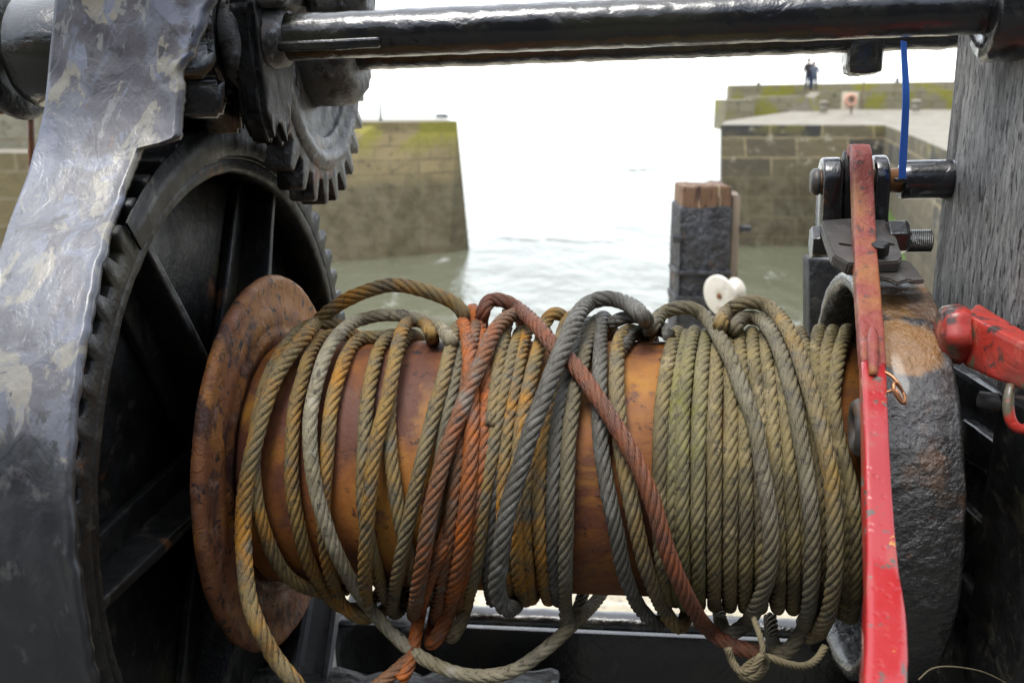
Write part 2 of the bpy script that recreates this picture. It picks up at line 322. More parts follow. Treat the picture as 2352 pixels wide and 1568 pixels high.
def extrudeM(poly, a0, a1, bev=.002, hole=None, u=0, b=0, lump=None):
    """polygon of (u, b) extruded along the axle; hole = inner ring with the same number of points"""
    n = len(poly); vs = []; fs = []
    if hole is None:
        bm = bmesh.new(); v0 = [bm.verts.new(tuple(M(a0, u+p[0], b+p[1]))) for p in poly]; v1 = [bm.verts.new(tuple(M(a1, u+p[0], b+p[1]))) for p in poly]
        bm.faces.new(v0); bm.faces.new(v1[::-1])
        for i in range(n): bm.faces.new((v0[i], v1[i], v1[(i+1) % n], v0[(i+1) % n]))
        bmesh.ops.recalc_face_normals(bm, faces=bm.faces)
        if bev: bmesh.ops.bevel(bm, geom=list(bm.edges), offset=bev, segments=2, affect='EDGES')
        me = bpy.data.meshes.new('x'); bm.to_mesh(me); bm.free(); me.update()
    else:
        for a in (a0, a1):
            for ring in (poly, hole): vs += [M(a, u+p[0], b+p[1]) for p in ring]
        for i in range(n):
            j = (i+1) % n
            fs += [(i, j, n+j, n+i), (2*n+i, 3*n+i, 3*n+j, 2*n+j), (i, 2*n+i, 2*n+j, j), (n+i, n+j, 3*n+j, 3*n+i)]
        me = fixn(mesh(vs, fs))
    if lump: rough_up(me, *lump)
    return me
def gear_poly(nt_, rr, rt, frac=(.0, .18, .34, .66, .82), rin=None, rot=0, saw=0):
    pts = []; ins = []
    for i in range(nt_):
        for f, r in zip(frac, (rr, rr, rt, rt, rr)):
            x = (i+f+(saw if r == rt else 0))/nt_*2*math.pi+rot; pts.append((r*math.sin(x), r*math.cos(x))); ins.append(((rin or 0)*math.sin(x), (rin or 0)*math.cos(x)))
    return pts, ins
def bevmod(o, w=.002, seg=2, ang=35):
    b = o.modifiers.new('bevel', 'BEVEL'); b.width = w; b.segments = seg; b.limit_method = 'ANGLE'; b.angle_limit = math.radians(ang); return o

# ================================================================ SETTING
CZ = 1.25; SEA = CZ-7.5
def terrain():
    ys = np.r_[np.linspace(-8, 2.2, 12), np.linspace(2.4, 8, 70), np.linspace(8.3, 40, 90)]; xs = np.r_[np.linspace(-40, -6, 12), np.linspace(-5.5, 7, 90), np.linspace(7.5, 40, 16)]
    vs = []; fs = []
    for y in ys:
        for x in xs:
            z = 0 if y < 2.2 else -(y-2.2)*7.2/26.5
            z += mn.noise(Vector((x*.6, y*.6, 0)))*.05*min(1, max(0, y-1.5)/3)
            if y > 2.2: z += mn.noise(Vector((x*3, y*3, 3)))*.03+mn.noise(Vector((x*9, y*9, 3)))*.012
            vs.append((x, y, z))
    nx = len(xs)
    for i in range(len(ys)-1):
        for j in range(nx-1): fs.append((i*nx+j, i*nx+j+1, (i+1)*nx+j+1, (i+1)*nx+j))
    return mesh(vs, fs)
m_sand = surface('shingle beach', (.48, .42, .30), [((.62, .57, .44), 9, .5, .65), ((.25, .22, .17), 30, .56, .64), ((.7, .68, .6), 45, .62, .68)], (.8, .95), [(14, .8, .03), (60, .8, .01)])
tag(link('beach', terrain(), m_sand), kind='structure')
m_yard = surface('dark low-bounce quay surface', (.035, .034, .03), [((.07, .068, .06), 12, .5, .7)], (.6, .9), [(30, .6, .01), (120, .5, .003)])  # slab laid over the beach, kept dark to cut light bouncing upward
tag(link('quay_floor', fixn(mesh([(-30, -12, .012), (30, -12, .012), (30, 2.1, .012), (-30, 2.1, .012)], [(0, 1, 2, 3)])), m_yard), kind='structure')
def sea():
    m, nt, bs = newmat('harbour water'); v = coords(nt, (1, .45, 1))
    bs.inputs['Roughness'].default_value = .09; bs.inputs['IOR'].default_value = 1.33
    foam = mth(nt, 'MULTIPLY', noisef(nt, v, .55, .60, .72, 9, .7, .5), noisef(nt, coords(nt, (.06, .08, 1)), 1.0, .42, .6, 3))
    col = mixc(nt, foam, (.13, .135, .09), (.7, .7, .66)); nt.links.new(col, bs.inputs['Base Color'])
    bumps(nt, bs, [(noisef(nt, v, .16, 0, 1, 4, .5), .55, 1.2), (noisef(nt, v, 1.4, 0, 1, 6, .6), .45, .16)])
    me = mesh([(-3500, 6, SEA), (3500, 6, SEA), (3500, 7000, SEA), (-3500, 7000, SEA)], [(0, 1, 2, 3)]); return tag(link('sea', me, m), kind='structure')
sea()
def blocker():  # unseen building shape, added to darken reflections in the metal fronts
    m_b = surface('dark blocker wall', (.035, .033, .03), [((.05, .047, .04), 1.5, .45, .65)], (.8, .9), [(6, .4, .03)])
    r_ = root('reflection_blocker', 'long dark building-shaped store building behind the viewpoint', 'light blocker', (0, -6, 0))
    link('wall', boxW(-16, 16, -11, -5, 0, 4.6, bev=.02), m_b, r_, False)
    link('blocker_roof', block([(-16.4, -11.4, 4.6), (16.4, -11.4, 4.6), (16.4, -4.6, 4.6), (-16.4, -4.6, 4.6), (-16.4, -8.2, 7), (16.4, -8.2, 7), (16.4, -7.8, 7), (-16.4, -7.8, 7)], bev=.02), m_tar, r_, False)
    for k in range(5): link('blocker_door', boxW(-13+k*6, -10.6+k*6, -5.03, -4.96, .02, 2.6, bev=.01), m_tar, r_, False)
blocker()
def breakers():
    # low swells rolling in: real ridges in the water
    m = bpy.data.materials['harbour water']; vs = []; fs = []; n0 = 0
    for (x0, y0, x1, y1, h) in ((1370, 395, 1580, 385, .35), (1120, 545, 1420, 556, .22), (1100, 390, 1300, 384, .2), (1090, 715, 1300, 720, .12)):
        a = onZ(x0, y0, SEA); b = onZ(x1, y1, SEA); n = 40
        for i in range(n+1):
            t = i/n; c = a+(b-a)*t; c[1] += mn.noise(Vector((t*5, x0, 0)))*1.2; hh = h*.45*math.sin(math.pi*t)**.5*(.6+.8*abs(mn.noise(Vector((t*9, y0, 0)))))
            for dy, dz in ((-1.1, -.02), (-.45, hh*.35), (-.12, hh), (.1, hh*.9), (1.6, -.02)): vs.append((c[0], c[1]+dy, SEA+.01+dz))
        for i in range(n):
            for j in range(4): fs.append((n0+i*5+j, n0+i*5+j+1, n0+(i+1)*5+j+1, n0+(i+1)*5+j))
        n0 = len(vs)
    tag(link('waves', fixn(mesh(vs, fs)), m), kind='structure')
breakers()
def stonemat(name, cols, lichen=(.30, .27, .05), lich=(.52, .62), tide=None, wet=(.085, .070, .038), bw=1.1, bh=.46, lz=(-1.0, .2), mortar=(.20, .17, .11)):
    m, nt, bs = newmat(name); uv = coords(nt, kind='UV'); v = coords(nt)
    br = N(nt, 'ShaderNodeTexBrick'); br.inputs['Scale'].default_value = 1; br.inputs['Brick Width'].default_value = bw; br.inputs['Row Height'].default_value = bh
    br.inputs['Mortar Size'].default_value = .05; br.inputs['Mortar Smooth'].default_value = .4; br.inputs['Bias'].default_value = -.15
    br.inputs['Color1'].default_value = rgba(cols[0]); br.inputs['Color2'].default_value = rgba(cols[1]); br.inputs['Mortar'].default_value = rgba(mortar)
    wn = N(nt, 'ShaderNodeTexNoise', Scale=1.3, Detail=3); nt.links.new(v, wn.inputs['Vector'])
    va = N(nt, 'ShaderNodeVectorMath'); va.operation = 'MULTIPLY_ADD'; va.inputs[1].default_value = (.14, .14, 0); nt.links.new(wn.outputs['Color'], va.inputs[0]); nt.links.new(uv, va.inputs[2])
    nt.links.new(va.outputs[0], br.inputs['Vector'])
    col = mixc(nt, mth(nt, 'MULTIPLY', noisef(nt, v, .9, .45, .62, 6), .4), br.outputs['Color'], cols[2])
    col = mixc(nt, noisef(nt, v, 2.2, .58, .68, 6), col, cols[3])
    sp = N(nt, 'ShaderNodeSeparateXYZ'); nt.links.new(v, sp.inputs[0])
    up = N(nt, 'ShaderNodeMapRange'); up.inputs[1].default_value = lz[0]; up.inputs[2].default_value = lz[1]; nt.links.new(sp.outputs[2], up.inputs[0])
    col = mixc(nt, mth(nt, 'MULTIPLY', noisef(nt, v, .55, lich[0], lich[1], 5), up.outputs[0]), col, lichen)
    if tide is not None:
        e = mth(nt, 'ADD', sp.outputs[2], mth(nt, 'MULTIPLY', noisef(nt, v, .8, 0, 1, 4), -.9))
        tr = N(nt, 'ShaderNodeMapRange'); tr.inputs[1].default_value = tide+.1; tr.inputs[2].default_value = tide-.5; nt.links.new(e, tr.inputs[0])
        col = mixc(nt, mth(nt, 'MULTIPLY', tr.outputs[0], .8), col, mixc(nt, noisef(nt, v, 1.5, .4, .6, 6), wet, (.15, .13, .08)))
    nt.links.new(col, bs.inputs['Base Color']); bs.inputs['Roughness'].default_value = .85
    bumps(nt, bs, [(br.outputs['Fac'], -.6, .06), (noisef(nt, v, 3, 0, 1, 8, .65), .6, .12)])
    return m
m_pier = stonemat('lichened pier stone', ((.30, .235, .115), (.23, .18, .09), (.34, .27, .14), (.10, .08, .05)), tide=-3.1, lich=(.50, .58), lz=(-1.9, -.8), mortar=(.17, .135, .075), bw=1.5, bh=.62)
m_pier2 = stonemat('dark squared pier stone', ((.05, .048, .045), (.21, .17, .09), (.16, .13, .08), (.38, .34, .25)), lich=(.5, .58), tide=-2.9, mortar=(.36, .29, .16), bw=2.3, bh=.95)
m_wall = stonemat('mossy parapet stone', ((.27, .24, .15), (.20, .18, .11), (.33, .30, .2), (.12, .12, .07)), lichen=(.28, .26, .04), lich=(.5, .62), lz=(-3, -2), bw=1.6, bh=.6)
m_deck = surface('pale paved deck', (.27, .245, .19), [((.20, .18, .135), 1.2, .5, .65), ((.34, .31, .26), .7, .55, .7)], (.8, .95), [(5, .4, .05)])
def wallstrip(base, top, uvs=None):
    """quad strip between two polylines; UV in metres"""
    vs = []; fs = []; d = 0; us = []
    for i, (b, t) in enumerate(zip(base, top)):
        if i: d += np.linalg.norm(np.array(b)[:2]-np.array(base[i-1])[:2])
        us.append(d); vs += [b, t]
        if i: fs.append((2*i-2, 2*i, 2*i+1, 2*i-1))
    me = mesh(vs, fs); l = me.uv_layers.new(name='UVMap')
    for p in me.polygons:
        for li, vi in zip(p.loop_indices, p.vertices): l.data[li].uv = (us[vi//2], float(vs[vi][2]))
    return me
def prism(name, base, top, m, mt, parent):
    """closed masonry block: sides between base and top outlines (closed loops), deck on top"""
    b = list(base)+[base[0]]; t = list(top)+[top[0]]
    link('masonry', wallstrip(b, t), m, parent, smooth=False)
    me = mesh(top, [tuple(range(len(top)))]); me = fixn(me); link('deck', me, mt, parent, smooth=False)
def at(q, z): q = np.array(q, float); q[2] = z; return q
# ---- left pier
ptop = CZ-7.5+.0
c0 = onZ(1082, 573, SEA); D0 = c0[1]
def atY(x, y, yy): d = ray(x, y); return CAM+d*((yy-CAM[1])/d[1])
t0 = atY(1050, 281, D0+.5); TZ = t0[2]
tl = [atY(300, 290, D0-2.0), atY(868, 283, D0-.9), atY(965, 281.5, D0-.2), atY(1010, 281, D0+.1), t0]
tl = [at(q, TZ) for q in tl]
bl = [onZ(300, 640, SEA), onZ(868, 596, SEA), onZ(965, 587, SEA), onZ(1028, 583, SEA), c0]
bl = [at(q, SEA-1) for q in bl]
back_t = [tl[-1]+np.array([-1.0, 6, 0]), tl[0]+np.array([-4, 8, 0])]; back_b = [bl[-1]+np.array([-.6, 7, 0]), bl[0]+np.array([-4, 9, 0])]
lp = root('stone_pier', 'free-standing battered stone pier end left of the harbour mouth, yellow lichen along its top', 'pier', at(c0, SEA))
prism('p', bl+back_b, tl+back_t, m_pier, m_deck, lp)
for (xa, xb) in ((868, 965),):                                       # shallow buttress on the pier's face
    pass
cap = [q+np.array([0, -.12, .0]) for q in tl]
me = wallstrip([q+np.array([0, -.1, -.42]) for q in tl], [q+np.array([0, -.1, .06]) for q in tl]); link('coping', me, m_pier, lp, False)
def thinpole(name, x, y0, y1, D, r, label, cat):
    a = P(x, y0, D); b = P(x, y1, D); a[1] = b[1]; me = tube([a, (a+b)/2, b], r, 8, .3, rad=[r*1.5, r, r*.8]); solo(name, me, m_tar, label, cat)
tp = P(873, 232, D0+1.5); me = tube([at(tp, TZ-.02), at(tp, TZ+.5), tp], .05, 8, .3, rad=[.08, .05, .04]); solo('beacon_pole', me, m_tar, 'thin dark pole standing on top of the left pier', 'pole')
def marker():
    r_ = root('mooring_buoy', 'tiny dark flat buoy afloat just beyond the left pier top', 'buoy', at(onZ(1015, 268, SEA), SEA))
    c = onZ(1015, 268, SEA); s = 7.0
    vs = []; n = 20; fs = []
    prof = [(0.001, .34), (.6, .33), (1.0, .2), (1.0, 0), (.8, -.2), (.001, -.25)]
    for rr_, z in prof:
        for i in range(n): vs.append((c[0]+rr_*s*.28*math.cos(i*2*math.pi/n), c[1]+rr_*s*.28*math.sin(i*2*math.pi/n), SEA+z*s*.3))
    for i in range(len(prof)-1):
        for j in range(n): fs.append((i*n+j, i*n+(j+1) % n, (i+1)*n+(j+1) % n, (i+1)*n+j))
    link('hull', fixn(mesh(vs, fs)), m_tar, r_)
marker()
# ---- harbour wall at far left, nearer than the pier
hw = root('harbour_wall', 'mossy stone harbour wall with a pale ledge, at the left edge behind the winch', 'wall', P(40, 600, 26))
def band(x0, x1, ya, yb, D, th, m, name):
    c = [P(x0, yb, D), P(x1, yb, D), P(x1, yb, D)+np.array([0, th, 0]), P(x0, yb, D)+np.array([0, th, 0])]
    za, zb = P(x0, ya, D)[2], P(x0, yb, D)[2]; dz = P(x0, ya, D)-P(x0, yb, D)
    base = [at(q, zb) for q in c]; top = [at(q, za) for q in c]
    me = wallstrip(base+[base[0]], top+[top[0]]); o = link(name, me, m, hw, False)
    link(name+'_top', fixn(mesh(top, [(0, 1, 2, 3)])), m_deck, hw, False)
band(-500, 420, 205, 345, 27.0, 5, stonemat('pale wall stone', ((.24, .23, .17), (.20, .19, .14), (.28, .27, .21), (.12, .12, .08)), bw=1.3, bh=.7, lz=(3, 4)), 'upper_wall')
band(-500, 420, 347, 640, 26.0, 6, stonemat('mossy wall stone', ((.15, .125, .065), (.12, .10, .05), (.18, .15, .08), (.07, .06, .04)), bw=1.3, bh=.7, lz=(3, 4)), 'lower_wall')
# ---- right pier with deck, parapet and stair
rp = root('stone_quay', 'broad stone quay right of the harbour mouth with a pale paved deck', 'pier', at(onZ(1720, 562, SEA), SEA))
g0 = onZ(1668, 566, SEA); YD = g0[1]
f0 = atY(1655, 287, YD+.6); QZ = f0[2]
f1 = at(atY(2031, 287, YD+.2), QZ)
g1 = onZ(2012, 568, SEA)
side_t = [at(P(2170, 345, 0.1)*0+atY(2170, 345, 36), QZ*1.0)]
# the inner side wall comes back towards the viewer on the right
def online(x, y): return onZ(x, y, QZ)
s1 = online(2110, 318); s2 = online(2172, 345); s3 = online(2420, 450)
dd = (s3-f1); dd[2] = 0
tq = [at(f0, QZ), f1, s1, s2, s3]
bq = [at(g0, SEA-1), at(g1, SEA-1), at(s1+np.array([-.5, -.7, 0]), SEA-1), at(s2+np.array([-.5, -.7, 0]), SEA-1), at(s3+np.array([-.5, -.7, 0]), SEA-1)]
BY = YD+13; BZ = atY(1900, 252, BY)[2]
bkl = at(atY(1668, 275, YD+5), QZ+.05)
tq2 = tq+[np.array([45, s3[1], QZ]), np.array([45, BY, BZ]), np.array([atY(1845, 250, BY)[0], BY, BZ]), bkl]
bq2 = bq+[np.array([45, s3[1]-.5, SEA-1]), np.array([45, BY, SEA-1]), np.array([atY(1845, 250, BY)[0], BY, SEA-1]), at(bkl, SEA-1)]
prism('q', bq2, tq2, m_pier2, m_deck, rp)
# algae on the inner wall
m_alg = surface('green algae', (.11, .20, .02), [((.06, .10, .02), 3, .5, .6)], (.8, .9), [(8, .6, .05)])
def algae():
    # thin mat that follows the side wall just proud of it
    vs = []; fs = []; n = 14; a0 = f1.copy(); a1 = s1+(s1-f1)*.5
    nrm = np.cross(a1-a0, Z); nrm /= np.linalg.norm(nrm); nrm = nrm if nrm[0] < 0 else -nrm
    for i in range(n+1):
        t = i/n
        for j in range(n+1):
            s = j/n; z = QZ-3.4-3.6*s; k = (QZ-z)/(QZ-SEA+1); top = a0+(a1-a0)*t; bot = at(bq[1]+(bq[2]-bq[1])*1.5*t, SEA-1); q = top+(bot-top)*k
            w_ = math.sin(math.pi*t)*math.sin(math.pi*min(1, s*1.0+.02)); q = q+nrm*(.10*w_-.05+.03*mn.noise(Vector((t*6, s*6, 1)))); vs.append(q)
    for i in range(n):
        for j in range(n): fs.append((i*(n+1)+j, i*(n+1)+j+1, (i+1)*(n+1)+j+1, (i+1)*(n+1)+j))
    tag(link('algae_patch', fixn(mesh(vs, fs)), m_alg), 'bright green algae growing on the inner quay wall beside the lever', 'algae', kind='stuff')
algae()
# parapet behind the deck
pw = root('parapet_wall', 'mossy stone parapet with a pale walkway ledge along the back of the quay', 'wall', np.array([atY(1845, 250, BY)[0], BY, BZ]))
def pblock(name, x0, x1, ya0, ya1, yb, Y, th, m, bot=None):
    """wall piece: front face at distance Y from px x0 to x1, top px ya0..ya1, bottom px yb"""
    A0 = atY(x0, ya0, Y); A1 = atY(x1, ya1, Y); zb = atY(x0, yb, Y)[2]
    base = [at(A0, zb), at(A1, zb), at(A1, zb)+np.array([0, th, 0]), at(A0, zb)+np.array([0, th, 0])]
    top = [A0, A1, A1+np.array([0, th, 0]), A0+np.array([0, th, 0])]
    link(name, wallstrip(base+[base[0]], top+[top[0]]), m, pw, False)
    link(name+'_top', fixn(mesh(top, [(0, 1, 2, 3)])), m_deck, pw, False)
pblock('upper_wall', 1679, 2420, 196, 183, 300, BY+3.2, 1.2, m_wall)
pblock('walkway', 1878, 2420, 211, 203, 262, BY+1.2, 2.4, m_wall)
pblock('lower_wall', 1730, 1850, 223, 221, 290, BY-.3, 2.5, m_wall)
pblock('end_block', 1669, 1735, 230, 230, 300, BY-1.5, 3.5, m_wall)
for i in range(6):                                                   # stone stair up to the walkway
    y = 258-(i+1)*6.9
    pblock('step', 1815+i*10, 1878, y, y, 290, BY-1.3+i*.3, 1.6, m_deck)
pblock('stair_cheek', 1872, 1884, 224, 212, 262, BY-1.45, 2.0, m_wall)
def bollard(x, yb, yt, D, w_, lab):
    c = P(x, yb, D); h = P(x, yt, D)[2]-c[2]; s = w_/2/FP*D; n = 20
    r_ = root('stone_bollard', lab, 'bollard', c, 'stone bollards on the quay deck')
    def lz(prof):
        vs = [(c[0]+r*math.cos(2*math.pi*i/n), c[1]+r*math.sin(2*math.pi*i/n), c[2]+z) for r, z in prof for i in range(n)]; fs = [(i*n+j, i*n+(j+1) % n, (i+1)*n+(j+1) % n, (i+1)*n+j) for i in range(len(prof)-1) for j in range(n)]
        return fixn(mesh(vs, fs))
    link('shaft', lz([(.001, 0), (s*.8, 0), (s*.72, h*.7), (.001, h*.7)]), m_deck, r_)
    link('cap', lz([(.001, h*.7), (s*.95, h*.71), (s, h*.84), (s*.7, h*.97), (.001, h)]), m_deck, r_)
bollard(1891, 258, 231, 57, 22, 'pale stone bollard beside the foot of the quay stair')
bollard(2103, 255, 228, 57, 23, 'pale stone bollard just right of the blue cable tie')
# lifebuoy, its board and post
def ringW(c, R, r, axis_y=True, n=36, k=12):
    vs = []; fs = []
    for i in range(n):
        t = 2*math.pi*i/n
        for j in range(k):
            s = 2*math.pi*j/k; vs.append((c[0]+(R+r*math.cos(s))*math.cos(t), c[1]+r*math.sin(s), c[2]+(R+r*math.cos(s))*math.sin(t)))
    for i in range(n):
        for j in range(k): fs.append((i*k+j, i*k+(j+1) % k, ((i+1) % n)*k+(j+1) % k, ((i+1) % n)*k+j))
    return fixn(mesh(vs, fs))
LD = 56.0; lb = P(1950, 262, LD); lt = P(1950, 212, LD); lh = lt[2]-lb[2]
m_cream = surface('cream board', (.62, .53, .40)); m_lb = surface('faded orange lifebuoy', (.62, .33, .23), [], (.5, .6))
ls = root('lifebuoy_stand', 'cream lifebuoy board on a dark post, on the quay deck below the black lug', 'sign', lb)
link('post', boxW(lb[0]+.03, lb[0]+.13, lb[1]-.14, lb[1]-.06, lb[2], lb[2]+lh*.86, bev=.01), m_rock, ls)
link('board', boxW(lb[0]-.46, lb[0]+.46, lb[1], lb[1]+.05, lb[2]+lh*.2, lb[2]+lh, bev=.02), m_cream, ls)
lo_ = solo('lifebuoy', ringW((lb[0]+.02, lb[1]-.08, lb[2]+lh*.64), .27, .085), m_lb, 'faded orange lifebuoy hanging on the cream board', 'lifebuoy')
a = P(1979, 252, 57); b = P(1979, 130, 57); b = at(a, b[2]); solo('flag_pole', tube([a, (a+b)/2, b], .045, 8, .5), m_oldwood, 'slender grey pole on the quay behind the lifebuoy board', 'pole')
for x, y0, lab in ((1743, 198, 'tiny dark fitting on the left end of the parapet top'), (2062, 188, 'tiny dark fitting on the parapet top beside the blue tie')):
    c = P(x, y0, BY+3.4+2); me = boxW(c[0]-.1, c[0]+.1, c[1], c[1]+.2, c[2]-.3, c[2]+.28, bev=.05); solo('parapet_fitting', me, m_tar, lab, 'fitting')
# ---- people
m_skin = surface('skin', (.5, .3, .22)); m_jkt = surface('dark jacket', (.035, .03, .035), [], (.8, .9)); m_jean = surface('blue jeans', (.03, .045, .10), [], (.8, .9)); m_grey = surface('pale blue top', (.10, .12, .16), [], (.8, .9)); m_hair = surface('brown hair', (.05, .03, .02), [], (.6, .8)); m_shoe = surface('dark shoes', (.03, .02, .02))
def person(name, foot, H, yaw, label, top, arm, lean, haircol):
    s = H/1.75
    J = {'pel': (0, 0, .95, .15), 'waist': (0, 0, 1.08, .14), 'chest': (0, .01, 1.32, .165), 'neck': (0, .0, 1.49, .06), 'head0': (0, -.015, 1.56, .075), 'head': (0, -.02, 1.65, .1), 'crown': (0, 0, 1.71, .075)}
    E_ = [('pel', 'waist'), ('waist', 'chest'), ('chest', 'neck'), ('neck', 'head0'), ('head0', 'head'), ('head', 'crown')]
    for sx, k in ((-1, 'l'), (1, 'r')):
        J['hip'+k] = (sx*.09, 0, .9, .10); J['kn'+k] = (sx*.11, -.02, .5, .065); J['an'+k] = (sx*.12, .02, .09, .045); J['to'+k] = (sx*.14, -.15, .03, .035)
        E_ += [('pel', 'hip'+k), ('hip'+k, 'kn'+k), ('kn'+k, 'an'+k), ('an'+k, 'to'+k)]
        e, h = arm[k]; J['sh'+k] = (sx*.19, .01, 1.41, .07); J['el'+k] = (*e, .048); J['wr'+k] = (*h, .036)
        hd = np.array(h)-np.array(e); hd = hd/np.linalg.norm(hd); p_ = np.array(h)+hd*.07; J['pa'+k] = (*p_, .038)
        E_ += [('chest', 'sh'+k), ('sh'+k, 'el'+k), ('el'+k, 'wr'+k), ('wr'+k, 'pa'+k)]
        side = np.array((0., 1., 0.))
        for q in range(4):
            f_ = p_+hd*(.07-.008*abs(q-1.5))+side*(q-1.5)*.022-np.array((sx*.015, 0, 0)); J['f%d%s' % (q, k)] = (*f_, .009); E_.append(('pa'+k, 'f%d%s' % (q, k)))
        J['th'+k] = (*(p_-side*.045+hd*.02), .011); E_.append(('pa'+k, 'th'+k))
    J['nose'] = (0, -.135, 1.635, .018); E_.append(('head', 'nose'))
    ks = list(J); cy, sy = math.cos(yaw), math.sin(yaw)
    def tr(p):
        x, y, z = p[0]+lean*max(0, p[2]-.9), p[1], p[2]; return (foot[0]+s*(x*cy-y*sy), foot[1]+s*(x*sy+y*cy), foot[2]+s*z)
    me = bpy.data.meshes.new('t'); me.from_pydata([tr(J[k]) for k in ks], [(ks.index(a), ks.index(b)) for a, b in E_], []); tmp = bpy.data.objects.new('t', me); C.objects.link(tmp)
    sk = tmp.modifiers.new('s', 'SKIN'); ssf = tmp.modifiers.new('u', 'SUBSURF'); ssf.levels = 2; ssf.render_levels = 2
    for i, k in enumerate(ks): me.skin_vertices[0].data[i].radius = (J[k][3]*s*(1.0 if k[0] in 'ft' or k in ('nose', 'neck', 'head', 'head0', 'crown') else 1.28),)*2; me.skin_vertices[0].data[i].use_root = (k == 'pel')
    dg = bpy.context.evaluated_depsgraph_get(); me2 = bpy.data.meshes.new_from_object(tmp.evaluated_get(dg)); bpy.data.objects.remove(tmp)
    for m_ in (m_skin, top, m_jean, m_shoe): me2.materials.append(m_)
    hands = [np.array(tr(J['pa'+k])) for k in 'lr']
    for p in me2.polygons:
        c = np.array(p.center); z = (c[2]-foot[2])/s
        p.material_index = 0 if z > 1.5 or min(np.linalg.norm(c-h) for h in hands) < .1*s else 1 if z > .88 else 2 if z > .09 else 3
    o = root('person', label, 'person', foot); link('body', me2, None, o)
    hc = tr((0, .015, 1.69)); vs = []; fs = []
    bm = bmesh.new(); bmesh.ops.create_icosphere(bm, subdivisions=3, radius=.112*s)
    for v in bm.verts:
        v.co.z *= 1.05
        if v.co.y < -.03*s and v.co.z < .03*s: v.co.y = -.03*s
        v.co += Vector(hc)
    hm = bpy.data.meshes.new('h'); bm.to_mesh(hm); bm.free(); link('hair', hm, haircol, o)
PA = atY(1855, 208, BY+1.9); PBb = atY(1869, 209, BY+1.75); DPZ = (PA-CAM)@F
armsA = {'l': ((-.27, .02, 1.14), (-.22, -.12, .95)), 'r': ((.30, .10, 1.18), (.38, .12, 1.05))}
armsB = {'l': ((-.24, .10, 1.16), (-.30, .16, 1.1)), 'r': ((.26, .0, 1.12), (.22, -.14, .92))}
person('a', PA, 70*DPZ/FP, math.pi+.1, 'taller person in dark jacket and blue jeans standing with another person on the quay stair', m_jkt, armsA, .06, m_hair)
person('b', PBb, 64*DPZ/FP, math.pi-.2, 'shorter person in a pale blue grey top beside the taller one', m_grey, armsB, .10, m_hair)

# ================================================================ NEAR POSTS
# old timber pile in its black iron sleeve, beyond the drum
PD = 3.0
def pile():
    a = P(1563, 476, PD); w_ = (1683-1563)/FP*PD; x0 = a[0]-.0; y0 = a[1]; zt = a[2]
    gz = -0.9
    r_ = root('mooring_pile', 'square timber pile in a black iron sleeve standing beyond the drum', 'post', (x0+w_/2, y0, gz))
    link('timber', boxW(x0+.006, x0+w_-.004, y0+.008, y0+w_, gz, P(1563, 428, PD)[2], bev=.006, cuts=5, amp=.004, scale=30), m_wood, r_)
    link('iron_sleeve', boxW(x0, x0+w_, y0, y0+w_, gz-.02, zt, bev=.006, cuts=13, amp=.011, scale=30), m_tar, r_)
    link('side_timber', boxW(x0+w_+.002, x0+w_+.032, y0+.02, y0+w_+.03, gz, P(1690, 448, PD)[2], bev=.006, cuts=6, amp=.008, scale=20), m_oldwood, r_)
    for (x, y) in ((1556, 548), (1712, 526)):
        c = P(x, y, PD+.03); bm = bmesh.new(); bmesh.ops.create_cone(bm, cap_ends=True, segments=6, radius1=.013, radius2=.012, depth=.03)
        for v in bm.verts: v.co = Vector((v.co.z+c[0], v.co.x+c[1], v.co.y+c[2]))
        me = bpy.data.meshes.new('b'); bm.to_mesh(me); bm.free(); link('bolt', me, m_tar, r_, False)
    for z0, z1 in ((628, 640), (690, 715)):
        link('iron_strap', boxW(x0-.006, x0+w_+.006, y0-.007, y0+w_*.9, P(0, z1, PD)[2], P(0, z0, PD)[2], bev=.004, cuts=5, amp=.003, scale=30), m_tar, r_)
pile()
def roller():
    D = 2.75; c = P(1652, 680, D); ax = np.array([.80, .58, .16]); ax /= np.linalg.norm(ax)
    e1 = np.cross(ax, Z); e1 /= np.linalg.norm(e1); e2 = np.cross(e1, ax)
    R = 52/FP*D*.95
    def lz(prof, n=48):
        vs = [c+ax*a*R+(e1*math.cos(2*math.pi*i/n)+e2*math.sin(2*math.pi*i/n))*r*R for a, r in prof for i in range(n)]; fs = [(i*n+j, i*n+(j+1) % n, (i+1)*n+(j+1) % n, (i+1)*n+j) for i in range(len(prof)-1) for j in range(n)]
        return fixn(mesh(vs, fs))
    r_ = root('rope_roller', 'bright white flanged roller mounted on the timber pile', 'roller', c)
    link('spool', lz([(0, .001), (0, .12), (-.02, .9), (.02, 1.0), (.1, 1.0), (.16, .8), (.28, .5), (.55, .38), (.8, .36), (1.0, .42), (1.1, .56), (1.18, .58), (1.24, .5), (1.26, .25), (1.26, .001)]), m_white, r_)
    link('axle_boss', lz([(-.06, .001), (-.06, .12), (0, .16), (0.01, .001)]), m_pin, r_)
    q = c+ax*R*.6; link('bracket', block([q+np.array(v)*.01 for v in ((-3, 1, -9), (6, 1, -9), (6, 4, -9), (-3, 4, -9), (-1.5, -1, -1), (3, -1, -1), (3, 1, -1), (-1.5, 1, -1))], bev=.003), m_rock, r_)
roller()
me = None
bm = bmesh.new(); bmesh.ops.create_icosphere(bm, subdivisions=4, radius=1); c = onZ(1634, 440, SEA)*0+P(1636, 425, 30)
for v in bm.verts:
    k = 1+.35*mn.noise(v.co*1.7)+.12*mn.noise(v.co*5); v.co = Vector((v.co.x*.42*k+c[0], v.co.y*.5*k+c[1], v.co.z*.25*k+c[2]-.12))
